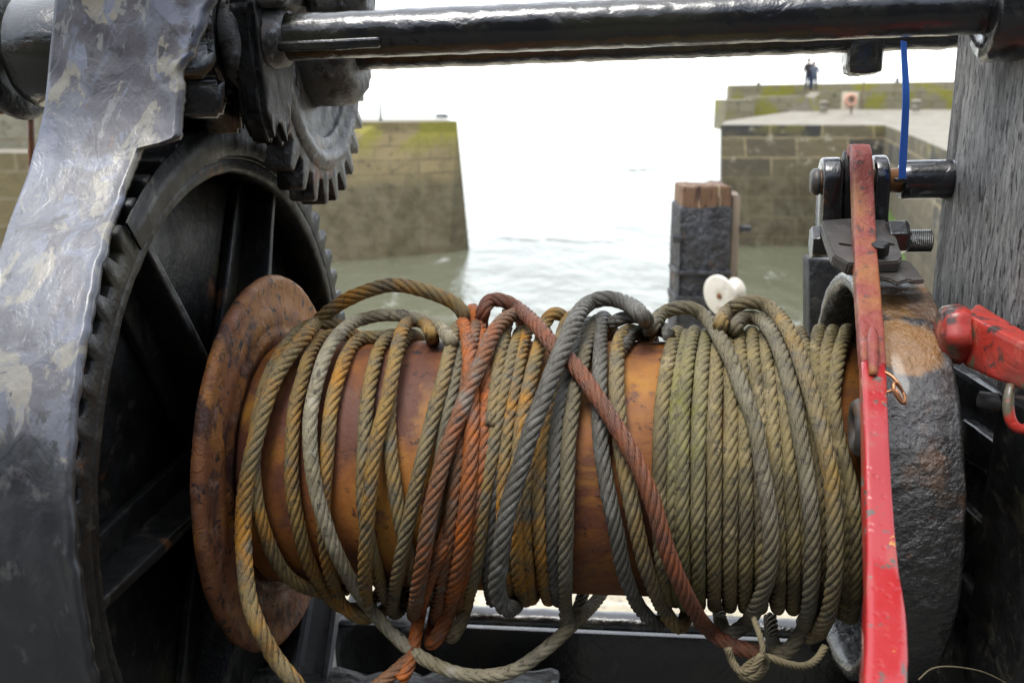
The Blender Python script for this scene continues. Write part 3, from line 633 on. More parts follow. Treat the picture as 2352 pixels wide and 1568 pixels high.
# (low rock ledge that carries the boulder, so that it stands on the water's bed)
rm = bpy.data.meshes.new('rock'); bm.to_mesh(rm); bm.free()
tb = tube([at(c, SEA-.5), (at(c, SEA-.5)+c)/2+np.array([.08, 0, 0]), c-np.array([0, 0, .2])], .3, 14, .3, rad=[.42, .36, .33]); rough_up(tb, .08, 2)
rr = root('rock_stack', 'small reddish brown rock showing behind the timber pile', 'rock', at(c, SEA-.5)); link('boulder', rm, m_rock, rr); link('foot', tb, m_rock, rr)

def timber_post():
    a = P(2176, 115, 1.0); n = 0; m_ = 300; wx, wy = .24, .22
    vs = []; fs = []; k = 120
    for i in range(m_+1):
        z = -.02+(1.9)*i/m_
        for j in range(k):
            t = 2*math.pi*j/k+math.pi/4; c_, s_ = math.cos(t), math.sin(t); e = .22
            rx = math.copysign(abs(c_)**e, c_); ry = math.copysign(abs(s_)**e, s_)
            g = mn.noise(Vector((rx*5, ry*5, z*2)))*.004+mn.noise(Vector((rx*28, ry*28, z*9)))*.0008+mn.noise(Vector((rx*60, ry*60, z*22)))*.0008
            wob = .0015*math.sin(z*7)+.002*mn.noise(Vector((0, 3, z*5)))
            vs.append((a[0]+wx/2+rx*wx/2+c_*g+wob, a[1]-wy/2+ry*wy/2+s_*g, z))
    for i in range(m_):
        for j in range(k): fs.append((i*k+j, i*k+(j+1) % k, (i+1)*k+(j+1) % k, (i+1)*k+j))
    fs.append(tuple(m_*k+j for j in range(k)))
    return solo('timber_post', fixn(mesh(vs, fs)), m_post, 'thick grey weathered timber post streaked with tar, right of the brake lever', 'post')
POSTX = P(2190, 115, 1.0)[0]; POSTY = P(2190, 115, 1.0)[1]
def onX(x, y, X0):
    d = ray(x, y); return CAM+d*((X0-CAM[0])/d[0])
timber_post()

# ================================================================ WINCH
W = root('winch', 'big black cast-iron harbour winch with a rusty rope drum and tall gear wheel', 'winch', at(M(0, 0, 0), 0))
def part(name, me, m, parent=None, smooth=True): return link(name, me, m, parent or W, smooth)
RD = .131
drum = part('drum', lathe([(-.258, RD-.008), (-.250, RD-.001), (-.1, RD), (.1, RD), (.372, RD), (.372, .03), (-.258, .03)], n=160), m_rust)
# left flange: rounded rim, dished face with a raised rusty shoulder
fp = [(-.262, .04), (-.256, .132), (-.2525, .136), (-.2525, .142), (-.2560, .147), (-.2545, .150), (-.2535, .168), (-.2550, .170), (-.2540, .190), (-.2535, .1965), (-.2555, .2010), (-.2600, .2025), (-.2650, .201), (-.2670, .197), (-.268, .19), (-.268, .04)]
part('flange', lathe(fp, n=260, lump=(.0009, 40)), m_flange, drum)
# gear wheel
GR, GT = .344, .363; nT = 66
pts, ins = gear_poly(nT, GR, GT, rin=.326)
gw = part('gear_wheel', extrudeM(pts, -.375, -.285, hole=ins), m_cast); bevmod(gw, .0025)
part('tooth_shroud', lathe([(-.284, .330), (-.2835, .361), (-.281, .3625), (-.281, .330)], n=60, arc=(math.radians(58), math.radians(127)), lump=(.0015, 40)), m_cast, gw)
part('web', disc(-.352, -.338, .330, n=128, bev=.002, hole=.05), m_cast, gw)
part('rim_ring', lathe([(-.300, .329), (-.292, .332), (-.286, .330), (-.286, .316), (-.290, .312), (-.352, .318)], n=160, lump=(.0015, 30)), m_cast, gw)
part('hub', disc(-.37, -.282, .068, n=64, bev=.006), m_cast, gw)
for k in range(6):
    ang = math.radians(122+60*k)                                     # measured from back towards up
    r0, r1 = .05, .320; d = (math.sin(ang), math.cos(ang)); e = (-d[1], d[0])
    # flat arm and centre rib
    def q(r, s, a): return M(a, d[0]*r+e[0]*s, d[1]*r+e[1]*s)
    c8 = []
    for a in (-.338, -.326):
        c8 += [q(r0, -.036, a), q(r1, -.030, a), q(r1, .030, a), q(r0, .036, a)]
    part('spoke', block(c8, bev=.003, cuts=4, amp=.0015, scale=30), m_cast, gw)
    c8 = [q(r0, -.007, -.33), q(r1, -.006, -.33), q(r1, .006, -.33), q(r0, .007, -.33), q(r0, -.006, -.284), q(r1, -.005, -.294), q(r1, .005, -.294), q(r0, .006, -.284)]
    sp = part('spoke_rib', block(c8, bev=.002, cuts=4, amp=.0012, scale=40), m_cast, gw)
# guard of sheet iron wrapped over the gear
def guard():
    lef = [(-60, 140), (0, 118), (100, 108), (250, 96), (330, 76), (400, 58), (500, 20), (560, 0), (700, -52), (850, -90), (1000, -110), (1200, -110), (1400, -80), (1600, -40), (1800, 10)]
    rig = [(-60, 492), (0, 490), (30, 472), (50, 470), (70, 462), (105, 445), (125, 446), (140, 422), (152, 414), (185, 418), (215, 418), (260, 414), (300, 412), (314, 413), (322, 400), (334, 352), (340, 322), (400, 298), (470, 272), (540, 248), (620, 226), (700, 209), (850, 180), (1000, 164), (1100, 160), (1200, 165), (1300, 175), (1450, 196), (1568, 217), (1700, 245), (1800, 270)]
    ly, lx = zip(*lef); ry, rx = zip(*rig)
    prof = []
    Rg = .368
    for d in np.linspace(-62, 50, 110): t = math.radians(d); prof.append((Rg*math.sin(t), -Rg*math.cos(t), math.sin(t), -math.cos(t)))
    u0, b0 = prof[-1][:2]
    for s in np.linspace(.004, .42, 110):
        bb = b0+.10*(1-math.exp(-s/.07))*1.0+.03*s; uu = u0+s*.95; prof.append((uu, bb, .25, -.97))
    K = 44; rings = []
    def edge(u, b, ys, xs):
        lo, hi = -.75, .25
        for _ in range(40):
            mid = (lo+hi)/2; x, y = proj(M(mid, u, b))
            if x < np.interp(y, ys, xs): lo = mid
            else: hi = mid
        return (lo+hi)/2
    outer = []; inner = []
    for (u, b, nu, nb) in prof:
        aL = edge(u, b, ly, lx); aR = edge(u, b, ry, rx); row = []; row2 = []
        aR += .0022*mn.noise(Vector((u*90, b*90, 1)))+.0012*mn.noise(Vector((u*260, b*260, 1)))
        for i in range(K+1):
            t = i/K; a = aL+(aR-aL)*t
            lump = .0009*mn.noise(Vector((a*16, u*16, b*16)))+.0006*mn.noise(Vector((a*60, u*60, b*60)))
            edgeR = .002*max(0, 1-abs(t-.97)/.06); ed = -.004*max(0, (t-.985)/.015)-.006*max(0, (.02-t)/.02)
            row.append(M(a, u+nu*(lump+ed+edgeR*.5), b+nb*(lump+ed+edgeR*.5))); row2.append(M(a, u-nu*.007, b-nb*.007))
        rings.append(row+row2[::-1])
    return ringmesh(np.array(rings))
part('gear_guard', guard(), m_guard)
# pinion on the top shaft
SU, SB = .441, -.035
def shaft_part(*a, **k): pass
pts, _ = gear_poly(11, .058, .088, frac=(0, .2, .32, .68, .8), rot=.35)
pn = part('pinion', extrudeM(pts, -.345, -.248, u=SU, b=SB, bev=.004), m_black); 
part('shroud', disc(-.36, -.346, .09, SU, SB, 48, .004), m_black, pn)
ts = part('top_shaft', lathe([(-.5, .0001), (-.5, .0215), (-.3, .0215), (.0, .0215), (.3, .0215), (.56, .0215), (.56, .0001)], SU, SB, 48), m_black)
def bar_surface(a0, a1, r, u, b, amp, n=40, step=.004, name=''):
    prof = [(a0, .0005)]+[(x, r) for x in np.arange(a0, a1, step)]+[(a1, .0005)]
    return lathe(prof, u, b, n, closed=False, lump=(amp, 60))
C.objects.unlink(ts); ts = part('top_shaft', bar_surface(-.5, .6, .0215, SU, SB, .0007), m_black)
part('shaft_key', boxM(-.20, -.10, SU-.014, SU-.004, SB-.0245, SB-.008, bev=.003, cuts=4, amp=.001), m_black, ts)
part('collar', lathe([(-.247, .024), (-.247, .046), (-.243, .050), (-.232, .050), (-.228, .046), (-.222, .030), (-.20, .027), (-.195, .022)], SU, SB, 48, closed=False, lump=(.001, 50)), m_greycast, ts)
part('end_collar', lathe([(.43, .02), (.43, .040), (.434, .0445), (.50, .0455), (.62, .046), (.62, .02)], SU, SB, 48, lump=(.0015, 40)), m_black, ts)
# bracket casting that carries the shaft
def bracket():
    def lobe(cu, cb, r, a0, a1): return disc(a0, a1, r, cu, cb, 40, .006, lump=(.003, 40))
    poly = [(.075, -.03), (.075, .05), (-.02, .055), (-.06, .035), (-.085, .03), (-.105, .012), (-.085, -.005), (-.10, -.022), (-.07, -.04), (-.03, -.045), (.03, -.05)]
    return extrudeM(poly, -.238, -.212, u=SU, b=SB+.005, bev=.005, lump=None)
br = part('shaft_bracket', bracket(), m_cast); sb = br.modifiers.new('s', 'SUBSURF'); sb.subdivision_type = 'SIMPLE'; sb.levels = sb.render_levels = 3
tx = bpy.data.textures.new('lumps', 'CLOUDS'); tx.noise_scale = .02; dm = br.modifiers.new('d', 'DISPLACE'); dm.texture = tx; dm.strength = .006; dm.texture_coords = 'LOCAL'
part('bearing_cap', boxM(-.30, -.19, SU+.028, SU+.075, SB-.03, SB+.06, bev=.008, cuts=7, amp=.004, scale=50), m_greycast, br)
part('cap_nut', disc(-.19, -.13, .028, SU+.040, SB+.06, 32, .008, lump=(.003, 60)), m_greycast, br)
part('cap_rib', boxM(-.36, -.30, SU+.05, SU+.075, SB-.05, SB+.03, bev=.006, cuts=5, amp=.002, scale=50), m_black, br)
# counter shaft and the saw toothed wheel on it
CU, CB = .440, .168
cs = part('counter_shaft', bar_surface(-.30, .60, .026, CU, CB, .0010), m_black)
part('set_collar', boxM(.352, .390, CU-.050, CU-.005, CB-.022, CB+.022, bev=.008, cuts=6, amp=.002, scale=60), m_black, cs)
pts, ins = gear_poly(28, .150, .178, frac=(0, .22, .55, .80, .86), rin=.10, saw=-.12)
rw = part('toothed_wheel', extrudeM(pts, -.262, -.232, u=CU, b=CB, hole=ins), m_greycast); bevmod(rw, .0025)
part('wheel_face', lathe([(-.255, .03), (-.238, .03), (-.240, .09), (-.236, .112), (-.227, .118), (-.225, .130), (-.229, .137), (-.233, .140), (-.255, .140)], CU, CB, 120, lump=(.0015, 50)), m_greycast, rw)
part('wheel_hub', disc(-.262, -.185, .060, CU-.004, CB, 48, .012, lump=(.003, 50)), m_greycast, rw)
# end boss left of the guard
eb = part('end_boss', lathe([(-.462, .02), (-.462, .050), (-.456, .054), (-.40, .050), (-.38, .046), (-.36, .03)], SU-.003, SB, 64, lump=(.001, 40)), m_black)
part('grey_ring', lathe([(-.486, .03), (-.486, .058), (-.481, .063), (-.474, .063), (-.470, .057), (-.470, .03)], SU-.006, SB, 64, lump=(.0015, 40)), m_greycast, eb)
part('rust_disc', disc(-.512, -.494, .066, SU+.004, SB, 64, .005, lump=(.001, 40)), m_rust, eb)
q0 = P(70, 250, 1.05); q1 = P(74, 430, 1.0)
part('hanger_rod', tube([q0, (q0+q1)/2, q1], .0035, 10, .01), m_rust, eb)
# brake drum and band on the right
bd = part('brake_drum', lathe([(.335, .190), (.3345, .198), (.338, .202), (.396, .202), (.400, .198), (.400, .190), (.394, .187), (.345, .187)], n=200, lump=(.0012, 30)), m_band)
part('drum_web', disc(.376, .386, .1875, n=96, hole=.03), m_cast, bd)
part('drum_boss', lathe([(.318, .03), (.318, .07), (.322, .08), (.34, .082), (.40, .07), (.40, .03)], n=64), m_cast, bd)
q = M(.325, .095, -.142); 
def eye():
    r_ = []; n = 40; k = 14; vs = []; fs = []
    for i in range(n):
        t = 2*math.pi*i/n
        for j in range(k):
            s = 2*math.pi*j/k; R = .016+.0062*math.cos(s); vs.append(q+A*(.008*math.sin(s))+U*R*math.sin(t)*1.15+B*R*math.cos(t))
    for i in range(n):
        for j in range(k): fs.append((i*k+j, i*k+(j+1) % k, ((i+1) % n)*k+(j+1) % k, ((i+1) % n)*k+j))
    return rough_up(fixn(mesh(vs, fs)), .001, 80)
part('rope_clamp', eye(), m_steel, drum)
# black upright behind the drum's right end, behind the lever
def pbar(pts8, **k): return block(pts8, **k)
def slab(corners, d, th, **k):
    """front face through px corners (bl, br, tr, tl) with depths d, thickness th away from the viewer"""
    f = [P(x, y, dd) for (x, y), dd in zip(corners, d)]; b = [q+np.array([0, 1, 0])*th for q in f]
    return block([f[0], f[1], b[1], b[0], f[3], f[2], b[2], b[3]], **k)
part('cheek_plate', slab([(1862, 1500), (1990, 1500), (1985, 605), (1858, 592)], [1.24]*4, .03, bev=.004, cuts=4, amp=.001), m_cast)
# frame members under and behind the drum
rb = onB(1290, 1430, .30)-O
cu = rb@U
part('lower_tie_bar', bar_surface(-.3, .75, .019, cu, .30, .0008), m_black)
e0 = onB(1062, 1441, .24)-O; uu = e0@U
part('cross_beam', boxM(-.16, .80, uu-.30, uu, .24, .250, bev=.002, cuts=6, amp=.0012, scale=40), m_black)
part('beam_foot', boxM(-.30, -.155, uu-.45, uu+.002, .235, .33, bev=.01, cuts=9, amp=.008, scale=40), m_cast)
def leg():
    a = P(752, 1330, 1.30); b = P(706, 1640, 1.20); side = np.array([.97, -.2, .05]); side /= np.linalg.norm(side); out = np.cross(side, (b-a)/np.linalg.norm(b-a)); out = out if out@F < 0 else -out
    w_ = .022; fl = .010; sec = [(-w_, 0), (-w_, fl), (-w_+.006, fl), (-w_+.009, .003), (w_-.009, .003), (w_-.006, fl), (w_, fl), (w_, 0), (w_, -.004), (-w_, -.004)]
    r = []
    for q in catmull([a, (a+b)/2, b], .01): r.append([q+side*s+out*t for s, t in sec])
    return rough_up(ringmesh(np.array(r)), .0006, 60)
m_leg = surface('painted grey steel', (.12, .125, .13), [((.05, .05, .05), 30, .5, .62)], (.3, .5), [(60, .4, .002)], ior=1.8)
lg = part('channel_leg', leg(), m_leg, None, False)
ql = P(835, 1590, 1.22)
solo('concrete_footing', boxW(ql[0]-.22, ql[0]+.24, ql[1]-.02, ql[1]+.03, 0, P(835, 1556, 1.22)[2], bev=.01, cuts=24, amp=.008, scale=30), m_conc, 'crumbly grey concrete footing below the drum at the bottom of the frame', 'footing')
# right-hand frame castings below the crank
zt_ = onX(2260, 885, POSTX-.016)[2]
part('side_casting', boxW(POSTX-.016, POSTX+.28, POSTY-.26, POSTY+.02, 0, zt_, bev=.006, cuts=11, amp=.003, scale=40), m_black)
def sidepl(name, x0, x1, y0, y1, th, m, **k):
    q0 = onX(x0, y0, POSTX-.018); q1 = onX(x1, y1, POSTX-.018); ya, yb = sorted((q0[1], q1[1]))
    part(name, boxW(POSTX-.018-th, POSTX-.012, ya, yb, q1[2], q0[2], bev=.003, cuts=5, amp=.002, scale=50), m)
sidepl('flange_plate', 2232, 2310, 960, 1110, .010, m_black)
sidepl('packing_block', 2218, 2262, 1150, 1290, .008, m_cast)
sidepl('packing_block', 2220, 2266, 1312, 1440, .010, m_cast)
sidepl('strap_bar', 2322, 2352, 900, 1700, .012, m_cast)
a_ = P(2250, 920, .86); b_ = P(2420, 940, .82); part('cross_pin', tube([a_, (a_+b_)/2, b_], .0085, 16, .01), m_steel)
# ---- pivot assembly above the brake drum
PB = P(1975, 416, 1.015)
pa, pu, pb = mab(PB)
def ax(xpx): # a-value along the pivot axis for a px column
    lo, hi = -.5, 1.
    for _ in range(40):
        mid = (lo+hi)/2
        if proj(M(mid, pu, pb))[0] < xpx: lo = mid
        else: hi = mid
    return lo
pv = part('pivot_pin', disc(ax(1872), ax(2080), .0125, pu, pb, 32, .001), m_pin)
part('pin_head', disc(ax(1862), ax(1886), .0138, pu, pb, 32, .003, lump=(.0008, 100)), m_steel, pv)
part('pin_sleeve', lathe([(ax(2068), .012), (ax(2068), .0180), (ax(2071), .0190), (ax(2085), .0195), (ax(2240), .0198)], pu, pb, 40, closed=False, lump=(.0008, 90)), m_black, pv)
part('weld_bead', lathe([(ax(2182), .0195), (ax(2185), .022), (ax(2190), .024), (ax(2197), .0235), (ax(2206), .018)], pu, pb, 40, closed=False, lump=(.002, 160)), m_black, pv)
def lug(a0, a1, r, drop, lean=0.0, m=m_black):
    pts_ = [(r*math.sin(t), r*math.cos(t)) for t in np.linspace(0, math.pi, 48)]+[(-drop, -r+lean), (-drop, r+lean)]
    me = extrudeM(pts_, a0, a1, u=pu, b=pb, bev=0); return me
def lumpy(o, amp=.0012, size=.012, lv=3):
    s = o.modifiers.new('s', 'SUBSURF'); s.subdivision_type = 'SIMPLE'; s.levels = s.render_levels = lv
    t = bpy.data.textures.new('l', 'CLOUDS'); t.noise_scale = size; d = o.modifiers.new('d', 'DISPLACE'); d.texture = t; d.strength = amp*2; d.texture_coords = 'LOCAL'; return o
bevmod(part('lug', lug(ax(1884), ax(1928), .0245, .060), m_black), .003, 3)
bevmod(part('lug', lug(ax(2000), ax(2034), .0255, .063), m_black), .003, 3)
def link_bar():
    pts_ = [(.031*math.sin(t), .0165*math.cos(t)) for t in np.linspace(0, math.pi, 40)]+[(-.048, -.014), (-.054, -.005), (-.054, .006), (-.046, .014)]
    return extrudeM(pts_, ax(1932), ax(1957), u=pu, b=pb-.004, bev=0)
bevmod(part('link_bar', link_bar(), m_cast), .002, 3)
# clamp plate with slots, on the ragged end of the brake band
def plate(front, th, m, name, holes=(), amp=.0012):
    """front: list of (px, py, depth) outline of the upper face; th: thickness downwards"""
    pl = [P(*q) for q in (front[0], front[2], front[5])]; nrm = np.cross(pl[1]-pl[0], pl[2]-pl[0]); nrm /= np.linalg.norm(nrm); nrm = nrm if nrm@UC > 0 else -nrm
    def onp(x, y): d = ray(x, y); return CAM+d*(((pl[0]-CAM)@nrm)/(d@nrm))
    top = [onp(q[0], q[1]) for q in front]
    bm = bmesh.new(); v0 = [bm.verts.new(tuple(q)) for q in top]; v1 = [bm.verts.new(tuple(q-nrm*th)) for q in top]
    bm.faces.new(v0); bm.faces.new(v1[::-1])
    for i in range(len(top)): bm.faces.new((v0[i], v1[i], v1[(i+1) % len(top)], v0[(i+1) % len(top)]))
    bmesh.ops.recalc_face_normals(bm, faces=bm.faces); bmesh.ops.bevel(bm, geom=list(bm.edges), offset=.0015, segments=2, affect='EDGES')
    bmesh.ops.triangulate(bm, faces=bm.faces)
    me = bpy.data.meshes.new('pl'); bm.to_mesh(me); bm.free(); o = part(name, me, m, None, False)
    for hc in holes:
        q = onp(*hc[:2]); k = 20; e1 = A; e2 = np.cross(nrm, A); cut = [q+e1*(hc[3]*math.cos(t)+math.copysign(hc[4], math.cos(t)))+e2*hc[3]*math.sin(t) for t in np.linspace(0, 2*math.pi, k, endpoint=False)]
        cm = fixn(mesh([c_+nrm*.012 for c_ in cut]+[c_-nrm*.02 for c_ in cut], [tuple(range(k)), tuple(range(2*k-1, k-1, -1))]+[(i, (i+1) % k, k+(i+1) % k, k+i) for i in range(k)]))
        co = bpy.data.objects.new('c', cm); C.objects.link(co); bo = o.modifiers.new('b', 'BOOLEAN'); bo.object = co; bo.operation = 'DIFFERENCE'
        # bake the slot in
        bpy.context.view_layer.update()
        dg = bpy.context.evaluated_depsgraph_get(); nm = bpy.data.meshes.new_from_object(o.evaluated_get(dg)); o.modifiers.clear(); o.data = nm; bpy.data.objects.remove(co)
    return o
plate([(1887, 505, .965), (1960, 500, .99), (2035, 505, .985), (2060, 545, .95), (2074, 590, .905), (2066, 600, .89), (1990, 606, .875), (1950, 604, .87), (1915, 585, .885), (1900, 545, .925)], .011, m_steel, 'clamp_plate', holes=[(1942, 562, .925, .0030, .0035), (2040, 560, .93, .0030, .0035)])
plate([(1915, 603, .90), (1960, 598, .93), (2082, 596, .94), (2095, 603, .93), (2110, 622, .91), (2126, 643, .885), (2098, 645, .882), (2088, 641, .884), (2062, 650, .875), (2045, 640, .88), (1990, 630, .87), (1945, 622, .87)], .004, m_steel, 'band_end')
cb = disc(0, .01, .0095, 0, 0, 6, .002)
def hexbolt(x, y, d, r, h, axis, name, m, k=6):
    c = P(x, y, d); ax_ = axis/np.linalg.norm(axis); e1 = np.cross(ax_, (0.3, 1, .2)); e1 /= np.linalg.norm(e1); e2 = np.cross(ax_, e1)
    vs = [c+ax_*s+(e1*math.cos(t)+e2*math.sin(t))*rr_ for s, rr_ in ((0, r), (h*.85, r), (h, r*.85)) for t in np.linspace(0, 2*math.pi, k, endpoint=False)]
    fs = [tuple(range(k))[::-1], tuple(2*k+i for i in range(k))]+[(g*k+i, g*k+(i+1) % k, (g+1)*k+(i+1) % k, (g+1)*k+i) for g in range(2) for i in range(k)]
    o = part(name, fixn(mesh(vs, fs)), m, None, False); return bevmod(o, .0015)
hexbolt(2019, 586, .895, .0085, .012, U+B*-.3, 'plate_bolt', m_cast)
hb = hexbolt(1862, 556, .975, .0165, .020, A, 'clamp_bolt_head', m_black)
hexbolt(2036, 545, .965, .017, .020, A, 'clamp_nut', m_black)
def thread():
    c = P(1880, 556, .985); a0, u0, b0 = mab(c); pr = []; x = a0
    aE = a0; 
    while proj(M(aE, u0, b0))[0] < 2134: aE += .001
    while x < aE: pr += [(x, .0098), (x+.0009, .0112), (x+.0018, .0098)]; x += .0018
    return lathe([(a0, .0002)]+pr+[(x+.0005, .0085), (x+.0005, .0002)], u0, b0, 28, closed=False)
part('clamp_stud', thread(), m_black)
# ================================================================ LEVER, CRANK, TIES
def bar(pts, secs, m, name, parent, k=.28, step=.006, ref=X, amp=.0006, scale=60):
    """rounded rectangular bar along pts (world) with (w, t) per point"""
    full = catmull([np.r_[p, s] for p, s in zip(pts, secs)], step); path = full[:, :3]; T, _, _ = frames(path)
    rings = []; n = 40
    for i, p in enumerate(path):
        s = ref-T[i]*(ref@T[i]); s /= np.linalg.norm(s); o = np.cross(s, T[i]); w_, t_ = full[i, 3]/2, full[i, 4]/2; ring = []
        for j in range(n):
            an = 2*math.pi*j/n+math.pi/n; c_, s_ = math.cos(an), math.sin(an); e = k
            ring.append(p+s*math.copysign(abs(c_)**e, c_)*w_+o*math.copysign(abs(s_)**e, s_)*t_)
        rings.append(ring)
    me = ringmesh(np.array(rings)); rough_up(me, amp*.5, scale)
    return link(name, me, m, parent)
LV = root('brake_lever', 'long red iron brake lever, rusty at the top, upright before the brake drum', 'lever', P(2025, 1568, .6))
lp_ = [(1962, 372, 1.02), (1966, 352, 1.0), (1975, 346, .985), (1978, 372, .972), (1981, 450, .955), (1985, 560, .905), (1990, 650, .85), (1998, 760, .80), (2004, 850, .762)]
lw_ = [(.0155, .010), (.018, .012), (.019, .013), (.0195, .013), (.0195, .014), (.0195, .014), (.020, .014), (.0195, .014), (.0185, .014)]
bar([P(*q) for q in lp_], lw_, m_redrust, 'upper_bar', LV)
lp2 = [(2003.5, 845, .763), (2005, 880, .748), (2009, 1000, .712), (2014, 1150, .68), (2022, 1300, .645), (2029, 1400, .615), (2031, 1500, .588), (2028, 1570, .57), (2024, 1700, .54)]
lw2 = [(.0180, .013), (.0182, .0135), (.0175, .013), (.0182, .014), (.0198, .015), (.0232, .017), (.0245, .019), (.0242, .020), (.024, .021)]
bar([P(*q) for q in lp2], lw2, m_red, 'lower_bar', LV, k=.34)
link('pin_lug', tube([P(2004, 752, .790), P(2005, 762, .778), P(2006, 800, .762), P(2006, 840, .748), P(2005, 862, .744)], .0042, 16, .003, rad=[.001, .0036, .0044, .0044, .0030]), m_redrust, LV)
def torus_px(cx, cy, d, rx, ry, r, m, name, parent=None, tilt=0, lab=None):
    pts_ = [P(cx+rx*math.cos(t), cy+ry*math.sin(t), d+tilt*math.sin(t)) for t in np.linspace(0, 2*math.pi, 24)]; return tube(pts_, r, 10, .003)
# wire ring pin through the lug
wp = [(1996, 850, .755), (1983, 868, .748), (1982, 888, .742), (1993, 901, .738), (2012, 904, .738), (2040, 900, .736), (2056, 894, .734), (2064, 905, .732), (2072, 922, .732), (2079, 926, .735), (2078, 908, .738), (2066, 888, .738), (2054, 878, .734), (2053, 893, .731), (2060, 910, .730), (2072, 925, .731), (2079, 915, .734), (2072, 896, .740), (2055, 870, .745), (2034, 855, .750), (2012, 849, .755)]
solo('wire_ring_pin', tube([P(*q) for q in wp], .0013, 10, .002), m_copper, 'twisted copper-coloured wire ring pin looped through the red lever', 'ring pin')
# crank handle
CK = root('crank_handle', 'chipped red square crank handle with round socket head, at the right edge', 'handle', P(2235, 765, .84))
def sock():
    c0_, c1_ = P(2150, 765, .86), P(2218, 766, .855); ax_ = c1_-c0_; L = np.linalg.norm(ax_); ax_ /= L; e1 = np.cross(ax_, Z); e1 /= np.linalg.norm(e1); e2 = np.cross(e1, ax_); vs = []; n = 8; fs = []
    pr = [(-.001, .001), (0, .014), (.0025, .0205), (.006, .0232), (L*.5, .0245), (L-.005, .0252), (L-.003, .0235), (L, .0235), (L, .001)]
    n = 48
    for s, r in pr:
        for i in range(n):
            t = 2*math.pi*i/n; sq = 1+.05*math.cos(6*t); vs.append(c0_+ax_*s+(e1*math.cos(t)+e2*math.sin(t))*r*sq)
    fs = [(i*n+j, i*n+(j+1) % n, (i+1)*n+(j+1) % n, (i+1)*n+j) for i in range(len(pr)-1) for j in range(n)]
    return rough_up(fixn(mesh(vs, fs)), .001, 60)
m_redchip = surface('chipped red paint', (.40, .028, .016), [((.20, .03, .02), 12, .5, .6), ((.10, .085, .05), 26, .53, .58), ((.05, .025, .02), 50, .55, .61), ((.55, .16, .10), 30, .62, .74)], (.3, .55), [(45, .4, .002), (120, .4, .0008), (30, .4, .0006, 'chip')], ior=1.5, coat=.3)
link('socket', sock(), m_redchip, CK)
up = np.array([0, 0, 1.])
link('arm', block([P(2212, 842, .85), P(2500, 960, .70), P(2500, 960, .70)+np.array([.03, .045, 0]), P(2212, 842, .85)+np.array([.012, .045, 0]), P(2216, 722, .853), P(2500, 862, .70), P(2500, 842, .735), P(2245, 694, .89)], bev=.003, cuts=9, amp=.0012, scale=40), m_redchip, CK)
hk = [(2322, 885, .785), (2318, 905, .782), (2316, 935, .78), (2322, 965, .778), (2336, 982, .776), (2356, 985, .776), (2368, 965, .78)]
link('hook', tube([P(*q) for q in hk], .0042, 12, .003, rad=[.0035, .0042, .0045, .0045, .0042, .004, .003]), m_redchip, CK)
link('arm_bolt', disc(0, .01, .012, 0, 0, 24) if 0 else tube([P(2300, 722, .90), P(2330, 716, .90), P(2348, 722, .90)], .0105, 16, .004), m_steel, CK)
# blue cable tie
ct = root('cable_tie', 'blue plastic cable tie strap hanging from the top bar to the pivot sleeve', 'cable tie', P(2071, 440, .92))
def strap():
    pts_ = [(2076, 95, .93), (2077, 130, .935), (2080, 180, .94), (2081, 230, .945), (2078, 300, .955), (2074, 370, .965), (2072, 412, .972)]; rings = []
    tw = np.linspace(.9, .12, 60); path = catmull([P(*q) for q in pts_], .006)
    for i, p in enumerate(path):
        t = i/(len(path)-1); an = .55*(1-t)**1.2; wv = X*math.cos(an)+F*math.sin(an); nv = F*math.cos(an)-X*math.sin(an); w_ = .0037
        if t > .86: w_ = .0034
        rings.append([p-wv*w_-nv*.0005, p+wv*w_-nv*.0005, p+wv*w_+nv*.0005, p-wv*w_+nv*.0005])
    return ringmesh(np.array(rings))
link('strap', strap(), m_blue, ct, False)
link('buckle', slab([(2058, 419), (2086, 419), (2086, 410), (2058, 410)], [.970]*4, .006, bev=.0008), m_tie, ct)
